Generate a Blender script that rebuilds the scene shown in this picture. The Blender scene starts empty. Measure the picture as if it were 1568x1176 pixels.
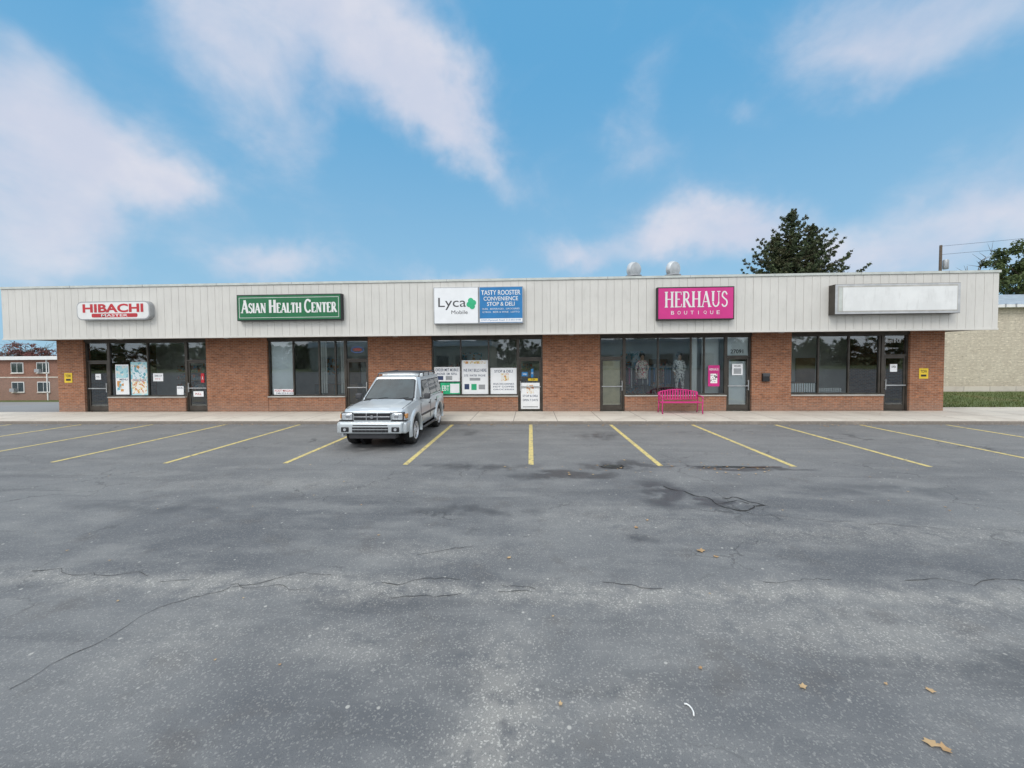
import bpy, bmesh, math, random
import numpy as np
from mathutils import Vector, Matrix, noise as mnoise
random.seed(7); rng=np.random.default_rng(7)
sc=bpy.context.scene
COL=sc.collection
rad=math.radians

# ------------------------------------------------------------------ nodes
class N:
    def __init__(s,nt): s.nt=nt
    def new(s,t,**k):
        n=s.nt.nodes.new(t)
        for a,v in k.items(): setattr(n,a,v)
        return n
    def put(s,sock,v):
        if v is None: return
        if isinstance(v,bpy.types.NodeSocket): s.nt.links.new(v,sock)
        else: sock.default_value=v
    def m(s,op,a,b=None,c=None,clamp=False):
        n=s.new('ShaderNodeMath',operation=op,use_clamp=clamp)
        s.put(n.inputs[0],a); s.put(n.inputs[1],b); s.put(n.inputs[2],c)
        return n.outputs[0]
    def mr(s,v,a,b,c=0.0,d=1.0,smooth=True):
        n=s.new('ShaderNodeMapRange',interpolation_type='SMOOTHSTEP' if smooth else 'LINEAR')
        s.put(n.inputs[0],v)
        for i,x in enumerate((a,b,c,d)): s.put(n.inputs[i+1],x)
        return n.outputs[0]
    def mix(s,f,a,b,bt='MIX'):
        n=s.new('ShaderNodeMix',data_type='RGBA',blend_type=bt)
        s.put(n.inputs[0],f)
        s.put(n.inputs[6],a if isinstance(a,bpy.types.NodeSocket) else (*a,1)[:4])
        s.put(n.inputs[7],b if isinstance(b,bpy.types.NodeSocket) else (*b,1)[:4])
        return n.outputs[2]
    def noise(s,vec,scale,detail=4,rough=.55,dist=0.0,col=False):
        n=s.new('ShaderNodeTexNoise')
        s.put(n.inputs['Vector'],vec); n.inputs['Scale'].default_value=scale
        n.inputs['Detail'].default_value=detail; n.inputs['Roughness'].default_value=rough
        n.inputs['Distortion'].default_value=dist
        return n.outputs['Color' if col else 'Fac']
    def vor(s,vec,scale,feature='F1',out='Distance'):
        n=s.new('ShaderNodeTexVoronoi',feature=feature)
        s.put(n.inputs['Vector'],vec); n.inputs['Scale'].default_value=scale
        return n.outputs[out]
    def map(s,vec,sc=(1,1,1),loc=(0,0,0)):
        n=s.new('ShaderNodeMapping'); s.put(n.inputs[0],vec)
        n.inputs['Scale'].default_value=sc; n.inputs['Location'].default_value=loc
        return n.outputs[0]
    def sep(s,v):
        n=s.new('ShaderNodeSeparateXYZ'); s.put(n.inputs[0],v); return n.outputs
    def comb(s,x,y,z=0.0):
        n=s.new('ShaderNodeCombineXYZ')
        for i,v in enumerate((x,y,z)): s.put(n.inputs[i],v)
        return n.outputs[0]
    def gauss(s,x,y,cx,cy,sx,sy):
        a=s.m('MULTIPLY',s.m('SUBTRACT',x,cx),1/sx); b=s.m('MULTIPLY',s.m('SUBTRACT',y,cy),1/sy)
        q=s.m('MULTIPLY_ADD',a,a,s.m('MULTIPLY',b,b))
        return s.m('EXPONENT',s.m('MULTIPLY',q,-1.0))
    def bump(s,h,strength=.3,dist=.01):
        n=s.new('ShaderNodeBump'); s.put(n.inputs['Height'],h)
        n.inputs['Strength'].default_value=strength; n.inputs['Distance'].default_value=dist
        return n.outputs[0]

def newmat(name):
    m=bpy.data.materials.new(name); m.use_nodes=True
    n=N(m.node_tree); p=m.node_tree.nodes['Principled BSDF']
    return m,n,p
def pos(n):
    return n.new('ShaderNodeNewGeometry').outputs['Position']
def simple(name,col,rough=.5,metal=0.0,var=.12,scale=3.0,bump=0.0,bscale=60,coat=0.0,spec=None,dirt=0.0):
    m,n,p=newmat(name)
    P=pos(n)
    f=n.noise(P,scale,4,.6)
    lo=tuple(c*(1-var) for c in col); hi=tuple(min(1,c*(1+var)) for c in col)
    c=n.mix(n.mr(f,.3,.7),lo,hi)
    if dirt>0:
        d=n.mr(n.noise(n.map(P,(3,3,.6)),2.0,6,.65),.5,.75,0,dirt)
        c=n.mix(d,c,(.16,.14,.11))
    n.put(p.inputs['Base Color'],c)
    n.put(p.inputs['Roughness'],n.mr(f,.2,.8,max(.02,rough-.06),min(1,rough+.06)))
    p.inputs['Metallic'].default_value=metal
    if coat: p.inputs['Coat Weight'].default_value=coat; p.inputs['Coat Roughness'].default_value=.05
    if spec is not None: p.inputs['Specular IOR Level'].default_value=spec
    if bump: n.put(p.inputs['Normal'],n.bump(n.noise(P,bscale,4),bump,.01))
    return m
def emis(name,col,st):
    m,n,p=newmat(name)
    p.inputs['Base Color'].default_value=(*col,1); p.inputs['Emission Color'].default_value=(*col,1)
    p.inputs['Emission Strength'].default_value=st
    return m
def brick(name,c1,c2,mort,w=.205,h=.068,tint=.35):
    m,n,p=newmat(name)
    P=n.sep(pos(n))
    v=n.comb(n.m('ADD',P[0],P[1]),P[2])
    b=n.new('ShaderNodeTexBrick'); n.put(b.inputs['Vector'],v)
    b.inputs['Scale'].default_value=1; b.inputs['Brick Width'].default_value=w; b.inputs['Row Height'].default_value=h
    b.inputs['Mortar Size'].default_value=.006; b.inputs['Mortar Smooth'].default_value=.2; b.inputs['Bias'].default_value=-.1
    b.inputs['Color1'].default_value=(*c1,1); b.inputs['Color2'].default_value=(*c2,1); b.inputs['Mortar'].default_value=(*mort,1)
    f=n.noise(v,1.3,5,.6)
    c=n.mix(n.mr(f,.3,.7,0,tint),b.outputs['Color'],(.55,.48,.42),'MULTIPLY')
    f2=n.noise(n.map(v,(4.9,14.7,1)),1,2)
    c=n.mix(n.mr(f2,.52,.72,0,.6),c,tuple(x*1.5 for x in c1))
    f3=n.noise(n.map(v,(4.9,14.7,1),(8,3,0)),1,2)
    c=n.mix(n.mr(f3,.55,.75,0,.7),c,tuple(x*.5 for x in c2))
    low=n.mr(P[2],.12,.75,.3,0)
    c=n.mix(low,c,(.30,.25,.21))
    n.put(p.inputs['Base Color'],c); p.inputs['Roughness'].default_value=.88
    n.put(p.inputs['Normal'],n.bump(n.m('SUBTRACT',1.0,b.outputs['Fac']),.5,.006))
    return m

M={}
M['brick']=brick('brick_red_brown',(.36,.15,.075),(.235,.09,.045),(.36,.29,.23))
M['brick_far']=brick('brick_far',(.30,.13,.085),(.23,.10,.065),(.3,.25,.2))
M['brick_cream']=brick('brick_cream',(.60,.54,.43),(.54,.48,.38),(.40,.35,.27),.4,.2,.15)
M['fascia']=simple('fascia_offwhite_panel',(.66,.64,.595),.55,0,.04,1.0,dirt=.14)
M['fascia_back']=simple('fascia_groove',(.47,.455,.42),.7)
M['coping']=simple('coping_metal',(.56,.58,.54),.4,.3,.1)
M['soffit']=simple('soffit_brown',(.24,.20,.17),.8)
M['roof']=simple('roof_membrane',(.25,.25,.25),.9)
M['bronze']=simple('bronze_aluminium',(.075,.065,.055),.38,.4,.2)
M['alum']=simple('brushed_aluminium',(.55,.55,.55),.35,.8)
M['intwall']=simple('interior_wall',(.76,.75,.71),.9,0,.1,1)
M['intdark']=simple('interior_dark',(.12,.14,.12),.9)
M['intfloor']=simple('interior_floor',(.48,.45,.40),.5)
M['wood']=simple('wood_brown',(.32,.20,.11),.6)
M['white']=simple('white_paint',(.78,.78,.76),.45,0,.04)
M['paper']=simple('paper_white',(.84,.85,.86),.6,0,.03)
M['offwhite']=simple('faded_sign_white',(.78,.785,.77),.45,0,.06,1.4,dirt=.16)
M['red']=simple('sign_red',(.50,.02,.03),.4)
M['green']=simple('sign_green',(.012,.15,.055),.35,0,.1)
M['lgreen']=simple('logo_green',(.03,.42,.2),.4)
M['navy']=simple('text_navy',(.03,.05,.12),.5)
M['blue']=simple('sign_blue',(.02,.19,.45),.4,0,.08)
M['pink']=simple('sign_magenta',(.62,.03,.23),.4,0,.06)
M['bpink']=simple('bench_pink',(.62,.04,.22),.4,.0,.1)
M['black']=simple('black_plastic',(.015,.015,.017),.5)
M['yellow']=simple('sign_yellow',(.75,.52,.03),.5)
M['grey']=simple('grey_metal',(.38,.39,.40),.45,.4)
M['galv']=simple('galvanised',(.55,.57,.58),.4,.5,.15)
M['tan']=simple('tan_panel',(.60,.53,.38),.8)
M['rubber']=simple('tyre_rubber',(.02,.02,.02),.85,0,.3,bump=.3)
M['silver']=simple('silver_paint',(.58,.62,.64),.32,.35,.03,coat=.5)
M['chrome']=simple('chrome',(.8,.8,.82),.12,1.0)
M['alloy']=simple('alloy_rim',(.62,.63,.65),.35,.5)
M['dgrey']=simple('dark_grey_plastic',(.06,.06,.065),.55)
M['amber']=simple('amber_lens',(.55,.26,.09),.15)
M['lamp']=simple('headlamp_lens',(.62,.65,.68),.08,.5,coat=1.0)
M['carglass']=simple('car_glass',(.03,.045,.05),.03,0,.3,2.5,coat=.6)
M['bark']=simple('bark',(.10,.075,.055),.95,0,.3,8,bump=.5,bscale=20)
M['skin']=simple('mannequin_skin',(.45,.28,.19),.5)
M['hair']=simple('dark_hair',(.02,.015,.012),.6)
M['cloth_dark']=simple('cloth_dark',(.03,.03,.045),.9)

def floral(name,base,a,b,sc=16):
    m,n,p=newmat(name); P=pos(n)
    c=n.mix(n.mr(n.noise(P,sc,2),.54,.58),base,a)
    c=n.mix(n.mr(n.noise(n.map(P,(1,1,1),(5,3,2)),sc*1.3,2),.57,.6),c,b)
    n.put(p.inputs['Base Color'],c); p.inputs['Roughness'].default_value=.9
    return m
M['floral1']=floral('floral_red',(.85,.75,.68),(.60,.06,.10),(.06,.12,.07))
M['floral2']=floral('pattern_white',(.92,.90,.88),(.04,.04,.05),(.4,.38,.38),14)
M['clutter']=floral('shelf_goods',(.45,.42,.38),(.60,.18,.10),(.14,.32,.46),7)
M['collage']=floral('poster_collage',(.72,.80,.84),(.62,.30,.10),(.15,.42,.50),5)
M['collage2']=floral('poster_food',(.80,.78,.72),(.60,.20,.07),(.65,.48,.15),9)
M['teal']=floral('poster_teal',(.45,.7,.74),(.75,.75,.7),(.2,.5,.6),6)

# glass
m,n,p=newmat('window_glass'); m.node_tree.nodes.remove(p)
out=[x for x in m.node_tree.nodes if x.type=='OUTPUT_MATERIAL'][0]
tr=n.new('ShaderNodeBsdfTransparent'); tr.inputs[0].default_value=(.91,.96,.95,1)
gl=n.new('ShaderNodeBsdfGlossy'); gl.inputs['Roughness'].default_value=.02; gl.inputs[0].default_value=(.9,.96,1,1)
P=pos(n); n.put(gl.inputs['Normal'],n.bump(n.noise(P,.9,1),.04,.04))
fr=n.new('ShaderNodeFresnel'); fr.inputs[0].default_value=1.6
ms=n.new('ShaderNodeMixShader'); n.put(ms.inputs[0],n.m('MULTIPLY_ADD',fr.outputs[0],1.5,.08,clamp=True))
n.put(ms.inputs[1],tr.outputs[0]); n.put(ms.inputs[2],gl.outputs[0]); n.put(out.inputs[0],ms.outputs[0])
M['glass']=m

# concrete
m,n,p=newmat('sidewalk_concrete'); PP=pos(n); P=n.sep(PP)
b=n.new('ShaderNodeTexBrick'); b.offset=0.0
n.put(b.inputs['Vector'],n.comb(n.m('ADD',P[0],.6),n.m('SUBTRACT',P[1],13.5)))
b.inputs['Scale'].default_value=1; b.inputs['Brick Width'].default_value=1.52; b.inputs['Row Height'].default_value=1.25
b.inputs['Mortar Size'].default_value=.012
b.inputs['Color1'].default_value=(.64,.585,.50,1); b.inputs['Color2'].default_value=(.57,.52,.45,1); b.inputs['Mortar'].default_value=(.22,.19,.165,1)
c=n.mix(n.mr(n.noise(PP,.9,6,.65),.46,.74,0,.55),b.outputs['Color'],(.36,.31,.26))
c=n.mix(n.mr(n.noise(PP,14,4,.7),.5,.8,0,.4),c,(.70,.66,.60))
kerb=n.m('MULTIPLY',n.mr(P[2],.112,.03,0,.4),n.mr(n.noise(PP,2.2,5),.3,.6))
c=n.mix(kerb,c,(.18,.16,.135))
n.put(p.inputs['Base Color'],c); p.inputs['Roughness'].default_value=.9
n.put(p.inputs['Normal'],n.bump(n.noise(PP,45,5),.35,.008))
M['concrete']=m

# asphalt
m,n,p=newmat('asphalt_worn'); PP=pos(n); P=n.sep(PP)
d=n.noise(PP,.9,5,.6); dx=n.m('MULTIPLY_ADD',n.m('SUBTRACT',d,.5),1.1,P[0])
d2=n.noise(n.map(PP,(1,1,1),(9,4,0)),1.1,5,.6); dy=n.m('MULTIPLY_ADD',n.m('SUBTRACT',d2,.5),.9,P[1])
big=n.noise(PP,.28,6,.6); med=n.noise(n.map(PP,(.7,1.6,1)),1.2,6,.65)
c=n.mix(n.mr(big,.38,.62),(.118,.123,.130),(.182,.185,.186))
c=n.mix(n.mr(med,.42,.70,0,.75),c,(.24,.24,.233))
c=n.mix(n.mr(n.noise(n.map(PP,(.25,2.2,1),(3,8,0)),.9,5,.6),.52,.70,0,.65),c,(.090,.094,.101))
c=n.mix(n.mr(n.noise(n.map(PP,(1,1,1),(13,8,0)),1.7,5,.65),.54,.72,0,.5),c,(.105,.098,.094))
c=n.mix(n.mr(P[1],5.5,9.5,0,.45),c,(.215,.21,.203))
w=n.m('MULTIPLY',n.gauss(dx,dy,0,3.78,30,.17),.8)
for g,k in (((-.25,2.3,.33,.9),1.0),((.55,2.5,.4,.3),.5),((-1.4,3.0,.9,.35),.4),((2.6,3.3,1.6,.35),.6),((-2.9,2.9,.5,.5),.4),((-1.1,4.5,1.0,.25),.5),((4.5,5.2,3,.35),.5),((1.2,5.6,1.4,.5),.35),((-4.5,7,2.5,.5),.35)):
    w=n.m('MAXIMUM',w,n.m('MULTIPLY',n.gauss(dx,dy,*g),k))
w=n.m('MULTIPLY',w,n.mr(n.noise(PP,5,5,.7),.28,.6))
c=n.mix(n.m('MULTIPLY',w,.75),c,(.36,.345,.315))
s1=n.vor(PP,95,out='Color'); s1=n.sep(s1)[0]
sp=n.mr(s1,.80,.97,0,1)
c=n.mix(n.m('MULTIPLY',sp,n.m('MULTIPLY_ADD',w,.65,.24)),c,(.58,.56,.51))
c=n.mix(n.mr(n.noise(PP,150,3,.7),.48,.75,0,.7),c,(.045,.045,.048))
s2=n.sep(n.vor(PP,11,out='Color'))[1]; s2d=n.vor(PP,11)
c=n.mix(n.m('MULTIPLY',n.mr(s2,.93,.95,0,1),n.mr(s2d,.2,.1,0,.7)),c,(.55,.53,.48))
k=None
for g,wt in (((.75,7.6,1.0,.30),1.0),((4.3,8.15,1.5,.14),1.0),((2.2,6.6,.5,.7),.85),((2.9,6.2,.5,.25),.8),((1.9,8.35,1.0,.4),.8),((-1.2,8.2,1.6,.35),.6),((-4.2,11.3,1.2,1.9),.7),((2.0,11.5,.7,.9),.5),((-2.0,12.0,.6,.8),.45),((5,11.8,1,.7),.35),((-.9,5.8,1.4,.3),.5),((-6,5.8,2.2,.35),.4),((6,6.9,2.2,.4),.4),((1.3,5.0,.4,.2),.5),((3.6,3.0,.7,.25),.4)):
    q=n.m('MULTIPLY',n.gauss(dx,dy,*g),wt); k=q if k is None else n.m('MAXIMUM',k,q)
k=n.mr(n.m('MULTIPLY',k,n.mr(n.noise(PP,3,5,.6),.25,.6)),.08,.6)
c=n.mix(n.m('MULTIPLY',k,.72),c,(.045,.045,.047))
wv=n.new('ShaderNodeVectorMath',operation='MULTIPLY_ADD'); n.put(wv.inputs[0],n.noise(PP,1.6,5,.6,col=True)); wv.inputs[1].default_value=(1.1,1.1,0); n.put(wv.inputs[2],PP)
e=n.vor(wv.outputs[0],.55,'DISTANCE_TO_EDGE')
cr=n.m('MULTIPLY',n.mr(e,.009,.002),n.mr(n.noise(PP,.5,3),.47,.60))
cr=n.m('MULTIPLY',cr,n.mr(P[1],3.0,5.0,.25,.6))
c=n.mix(cr,c,(.05,.05,.05))
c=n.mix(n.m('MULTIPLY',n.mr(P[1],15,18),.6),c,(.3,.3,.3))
n.put(p.inputs['Base Color'],c)
n.put(p.inputs['Roughness'],n.m('SUBTRACT',.84,n.m('MULTIPLY',k,.42)))
h=n.m('MULTIPLY_ADD',sp,.5,n.noise(PP,110,3,.7))
n.put(p.inputs['Normal'],n.bump(h,.55,.006))
M['asphalt']=m
M['crack']=simple('crack_dark',(.065,.064,.062),.95,0,.5,12)
M['crackd']=simple('crack_deep',(.028,.027,.026),.95)

m,n,p=newmat('line_yellow'); PP=pos(n)
c=n.mix(n.mr(n.noise(PP,9,6,.7),.50,.66),(.66,.53,.20),(.22,.20,.16))
c=n.mix(n.mr(n.noise(PP,1.2,3),.45,.7,0,.6),c,(.46,.39,.20))
n.put(p.inputs['Base Color'],c); p.inputs['Roughness'].default_value=.8; M['line']=m
m,n,p=newmat('grass'); PP=pos(n)
c=n.mix(n.noise(PP,6,5,.7),(.05,.09,.02),(.13,.15,.045)); c=n.mix(n.mr(n.noise(PP,.6,4),.5,.7,0,.6),c,(.19,.16,.07))
n.put(p.inputs['Base Color'],c); p.inputs['Roughness'].default_value=.95
n.put(p.inputs['Normal'],n.bump(n.noise(PP,40,4),.8,.03)); M['grass']=m
m,n,p=newmat('puddle_water'); p.inputs['Base Color'].default_value=(.05,.05,.05,1); p.inputs['Roughness'].default_value=.06
n.put(p.inputs['Normal'],n.bump(n.noise(pos(n),8,2),.05,.01)); M['water']=m
def leafmat(name,a,b,c3):
    m,n,p=newmat(name)
    g=n.new('ShaderNodeNewGeometry')
    c=n.mix(g.outputs['Random Per Island'],a,b)
    c=n.mix(n.mr(n.noise(g.outputs['Position'],.9,3),.45,.7,0,.8),c,c3)
    n.put(p.inputs['Base Color'],c); p.inputs['Roughness'].default_value=.8
    return m
M['spruce']=leafmat('spruce_needles',(.022,.040,.017),(.07,.095,.034),(.09,.08,.037))
M['redleaf']=leafmat('red_leaves',(.14,.05,.045),(.24,.09,.075),(.12,.07,.06))
M['greenleaf']=leafmat('green_leaves',(.03,.055,.015),(.10,.13,.035),(.06,.08,.03))
M['yelleaf']=leafmat('yellow_leaves',(.22,.15,.03),(.34,.24,.05),(.12,.10,.03))
M['fallleaf']=leafmat('fallen_leaf',(.42,.25,.12),(.55,.40,.22),(.3,.17,.07))

# ------------------------------------------------------------------ helpers
def empty(name,loc):
    o=bpy.data.objects.new(name,None); COL.objects.link(o); o.location=loc; return o
def par(o,p):
    if p is not None:
        o.parent=p; o.matrix_parent_inverse=Matrix.Translation(-Vector(p.location))
    return o
def mesh(name,v,f,mat=None,parent=None,smooth=False):
    me=bpy.data.meshes.new(name); me.from_pydata([tuple(x) for x in v],[],f); me.update()
    if mat: me.materials.append(M[mat] if isinstance(mat,str) else mat)
    o=bpy.data.objects.new(name,me); COL.objects.link(o)
    if smooth: me.shade_smooth()
    return par(o,parent)
BF=[(0,3,2,1),(4,5,6,7),(0,1,5,4),(1,2,6,5),(2,3,7,6),(3,0,4,7)]
def bv(x0,x1,y0,y1,z0,z1): return [(x0,y0,z0),(x1,y0,z0),(x1,y1,z0),(x0,y1,z0),(x0,y0,z1),(x1,y0,z1),(x1,y1,z1),(x0,y1,z1)]
def box(name,x0,x1,y0,y1,z0,z1,mat,parent=None,bev=0.0,seg=2):
    x0,x1=min(x0,x1),max(x0,x1)
    o=mesh(name,bv(x0,x1,y0,y1,z0,z1),BF,mat,parent)
    if bev:
        md=o.modifiers.new('b','BEVEL'); md.width=bev; md.segments=seg; md.limit_method='ANGLE'
        if seg>2: o.data.shade_smooth()
    return o
def boxes(name,lst,mat,parent=None):
    v=[];f=[]
    for b in lst:
        k=len(v); v+=bv(*b); f+=[tuple(i+k for i in q) for q in BF]
    return mesh(name,v,f,mat,parent)
def tube(name,pts,r,mat,parent=None,n=8,taper=None,closed=False):
    pts=[Vector(p) for p in pts]; v=[];f=[]
    L=len(pts)
    for i,p in enumerate(pts):
        a=pts[max(0,i-1)]; b=pts[min(L-1,i+1)]
        if closed: a=pts[(i-1)%L]; b=pts[(i+1)%L]
        t=(b-a).normalized(); up=Vector((0,0,1)) if abs(t.z)<.9 else Vector((1,0,0))
        s=t.cross(up).normalized(); u=s.cross(t)
        rr=r if taper is None else r+(taper-r)*i/(L-1)
        for k in range(n):
            th=2*math.pi*k/n; v.append(p+s*math.cos(th)*rr+u*math.sin(th)*rr)
    for i in range(L if closed else L-1):
        for k in range(n):
            j=(i+1)%L
            f.append((i*n+k,i*n+(k+1)%n,j*n+(k+1)%n,j*n+k))
    if not closed:
        f.append(tuple(range(n))[::-1]); f.append(tuple((L-1)*n+k for k in range(n)))
    return mesh(name,v,f,mat,parent,True)
def lathe(name,prof,center,axis,mat,parent=None,n=32,caps=True):
    v=[];f=[]; c=Vector(center)
    for r,t in prof:
        for k in range(n):
            a=2*math.pi*k/n; q=(r*math.cos(a),r*math.sin(a))
            if axis=='x': v.append(c+Vector((t,q[0],q[1])))
            elif axis=='y': v.append(c+Vector((q[0],t,q[1])))
            else: v.append(c+Vector((q[0],q[1],t)))
    for i in range(len(prof)-1):
        for k in range(n):
            f.append((i*n+k,i*n+(k+1)%n,(i+1)*n+(k+1)%n,(i+1)*n+k))
    if caps: f.append(tuple(range(n))[::-1]); f.append(tuple((len(prof)-1)*n+k for k in range(n)))
    o=mesh(name,v,f,mat,parent,True); o.data.set_sharp_from_angle(angle=rad(40)); return o
def quad(name,x0,x1,z0,z1,y,mat,parent=None):
    return mesh(name,[(x0,y,z0),(x1,y,z0),(x1,y,z1),(x0,y,z1)],[(0,1,2,3)],mat,parent)
def bake(o):
    dg=bpy.context.evaluated_depsgraph_get()
    me=bpy.data.meshes.new_from_object(o.evaluated_get(dg)); o.modifiers.clear(); o.data=me; return o
def text(body,x0,x1,z0,z1,y,mat,parent,name='lettering',bold=0.0,ext=.0015):
    cu=bpy.data.curves.new('t','FONT'); cu.body=body; cu.align_x='LEFT'; cu.size=1; cu.offset=bold; cu.extrude=0.0
    cu.resolution_u=4
    t=bpy.data.objects.new('t',cu); COL.objects.link(t)
    dg=bpy.context.evaluated_depsgraph_get(); me=bpy.data.meshes.new_from_object(t.evaluated_get(dg))
    bpy.data.objects.remove(t)
    co=np.array([v.co[:] for v in me.vertices])
    mn=co.min(0); mx=co.max(0)
    for v in me.vertices:
        u=(v.co.x-mn[0])/(mx[0]-mn[0]); w=(v.co.y-mn[1])/(mx[1]-mn[1])
        v.co=(x0+u*(x1-x0),y,z0+w*(z1-z0))
    me.materials.clear(); me.materials.append(M[mat]); me.update()
    o=bpy.data.objects.new(name,me); COL.objects.link(o); return par(o,parent)
def arc(cx,cy,rx,ry,a0,a1,k=10): return [(cx+rx*math.cos(rad(a0+(a1-a0)*i/k)),cy+ry*math.sin(rad(a0+(a1-a0)*i/k))) for i in range(k+1)]
G={
'I':(.36,[('T',[(.18,0),(.18,1)])],[(.18,0),(.18,1)]),
'H':(.95,[('T',[(.2,0),(.2,1)]),('T',[(.75,0),(.75,1)]),('t',[(.2,.52),(.75,.52)])],[(.2,0),(.2,1),(.75,0),(.75,1)]),
'E':(.76,[('T',[(.2,0),(.2,1)]),('t',[(.2,.965),(.66,.965),(.68,.8)]),('t',[(.2,.52),(.55,.52)]),('t',[(.2,.035),(.68,.035),(.71,.22)])],[(.2,0),(.2,1)]),
'L':(.72,[('T',[(.2,0),(.2,1)]),('t',[(.2,.035),(.66,.035),(.69,.25)])],[(.2,0),(.2,1)]),
'T':(.78,[('T',[(.39,0),(.39,1)]),('t',[(.06,.78),(.08,.965),(.70,.965),(.72,.78)])],[(.39,0)]),
'N':(.95,[('t',[(.18,0),(.18,1)]),('T',[(.2,.97),(.75,.03)]),('t',[(.77,0),(.77,1)])],[(.18,0),(.18,1),(.77,1)]),
'A':(.92,[('t',[(.1,0),(.45,1)]),('T',[(.44,1),(.8,0)]),('t',[(.22,.34),(.68,.34)])],[(.1,0),(.8,0)]),
'R':(.88,[('T',[(.2,0),(.2,1)]),('m',[(.2,.965),(.4,.965)]+arc(.42,.74,.2,.225,90,-90)+[(.2,.515)]),('T',[(.4,.5),(.78,.02)])],[(.2,0),(.2,1),(.8,0)]),
'U':(.95,[('T',[(.2,1),(.2,.35)]),('m',arc(.47,.32,.27,.28,180,360)),('t',[(.74,.3),(.74,1)])],[(.2,1),(.74,1)]),
'S':(.68,[('m',[(.58,.78)]+arc(.34,.745,.21,.215,20,200,10)+[(.34,.53)]+arc(.34,.27,.24,.235,60,-160,12))],[]),
'C':(.88,[('m',arc(.48,.5,.36,.47,40,320,20)),('t',[(.755,.8),(.755,.97)])],[]),
' ':(.4,[],[])}
def serif_text(name,items,x0,x1,zb,y,mat,parent,T=.17,t=.075):
    tot=sum(G[c][0]*h for c,h in items); s=(x1-x0)/tot
    v=[];f=[];cx=x0; lay=0
    for c,h in items:
        w,st,se=G[c]
        def P(p): return (cx+p[0]*h*s, zb+p[1]*h)
        for kind,pl in st:
            hw={'T':T,'t':t,'m':(T+t)/2*.95}[kind]*h*.5
            q=[Vector(P(a)) for a in pl]; lay+=1; yy=y-(lay%12)*.0003
            L=[];R=[]
            for i,a in enumerate(q):
                d=(q[min(i+1,len(q)-1)]-q[max(0,i-1)]); d.normalize(); nn=Vector((-d.y,d.x))*hw
                L.append(a+nn);R.append(a-nn)
            k=len(v)
            for i in range(len(q)): v.append((L[i].x,yy,L[i].y)); v.append((R[i].x,yy,R[i].y))
            for i in range(len(q)-1): f.append((k+2*i,k+2*i+1,k+2*i+3,k+2*i+2))
        for a in se:
            px,pz=P(a); dz=.055*h; z0=pz if a[1]==0 else pz-dz; hw=.16*h*s; k=len(v); lay+=1; yy=y-.004-(lay%12)*.0003
            v+=[(px-hw,yy,z0),(px+hw,yy,z0),(px+hw,yy,z0+dz),(px-hw,yy,z0+dz)]; f.append((k,k+1,k+2,k+3))
        cx+=w*h*s
    return mesh(name,v,f,mat,parent)
def leafcloud(name,clumps,size,mat,parent=None,flat=1.0):
    V=[]
    for (x,y,z,r,n_) in clumps:
        d=rng.normal(size=(n_,3)); d/=np.linalg.norm(d,axis=1)[:,None]+1e-9
        rr=r*rng.random(n_)**.45
        c=np.array([x,y,z])+d*rr[:,None]*np.array([1,1,flat])
        a=rng.normal(size=(n_,3)); a/=np.linalg.norm(a,axis=1)[:,None]
        b=np.cross(a,rng.normal(size=(n_,3))); b/=np.linalg.norm(b,axis=1)[:,None]
        s=(size*(.6+.8*rng.random(n_)))[:,None]
        V.append(np.stack([c-a*s,c-b*s*.5,c+a*s,c+b*s*.5],1).reshape(-1,3))
    V=np.concatenate(V); nf=len(V)//4
    me=bpy.data.meshes.new(name); me.vertices.add(len(V)); me.vertices.foreach_set('co',V.astype(np.float32).ravel())
    me.loops.add(nf*4); me.loops.foreach_set('vertex_index',np.arange(nf*4,dtype=np.int32))
    me.polygons.add(nf); me.polygons.foreach_set('loop_start',np.arange(0,nf*4,4,dtype=np.int32))
    me.update(calc_edges=True); me.validate(); me.materials.append(M[mat])
    o=bpy.data.objects.new(name,me); COL.objects.link(o); return par(o,parent)

# ------------------------------------------------------------------ ground
def zf(x,y):
    a=min(1,max(0,(-x-23)/15)); b=min(1,max(0,(y-15)/18)); a=a*a*(3-2*a); b=b*b*(3-2*b)
    return -2.05*a*b
def sheet(name,xs,ys,off,mat):
    v=[(x,y,zf(x,y)+off) for y in ys for x in xs]; w=len(xs)
    f=[(j*w+i,j*w+i+1,(j+1)*w+i+1,(j+1)*w+i) for j in range(len(ys)-1) for i in range(w-1)]
    return mesh(name,v,f,mat)
gx=[-600,-300,-150,-100]+list(range(-90,-20,3))+[-21,17,30,60,100,200,400,600]
gy=[-600,-200,-80,-40,0,9,13.4]+list(range(15,36,2))+[40,46,60,90,150,300,600]
sheet('ground',gx,gy,-.02,'grass')
lx=[x for x in gx if -100<=x<=60]; ly=[y for y in gy if -40<=y<=40]
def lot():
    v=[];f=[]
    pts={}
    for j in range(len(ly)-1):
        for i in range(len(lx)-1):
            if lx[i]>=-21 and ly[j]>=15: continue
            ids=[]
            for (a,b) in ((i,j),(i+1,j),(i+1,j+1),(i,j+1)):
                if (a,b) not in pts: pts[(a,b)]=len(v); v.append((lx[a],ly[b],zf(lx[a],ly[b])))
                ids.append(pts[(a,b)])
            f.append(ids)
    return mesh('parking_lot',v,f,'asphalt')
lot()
box('sidewalk',-32,27,13.5,16.0,-.1,.12,'concrete',bev=.025,seg=3)
lawn=mesh('lawn',[(16.9,17.2,.01),(80,17.2,.01),(80,25.45,.03),(16.9,25.45,.03)],[(0,1,2,3)],'grass')
box('side_path',16.1,60,16.004,17.2,-.1,.105,'concrete')
n_=9000
bx=17+rng.random(n_)*28; by=17.2+rng.random(n_)**1.3*7.5; hh=.05+.09*rng.random(n_); an=rng.random(n_)*6.28
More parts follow.
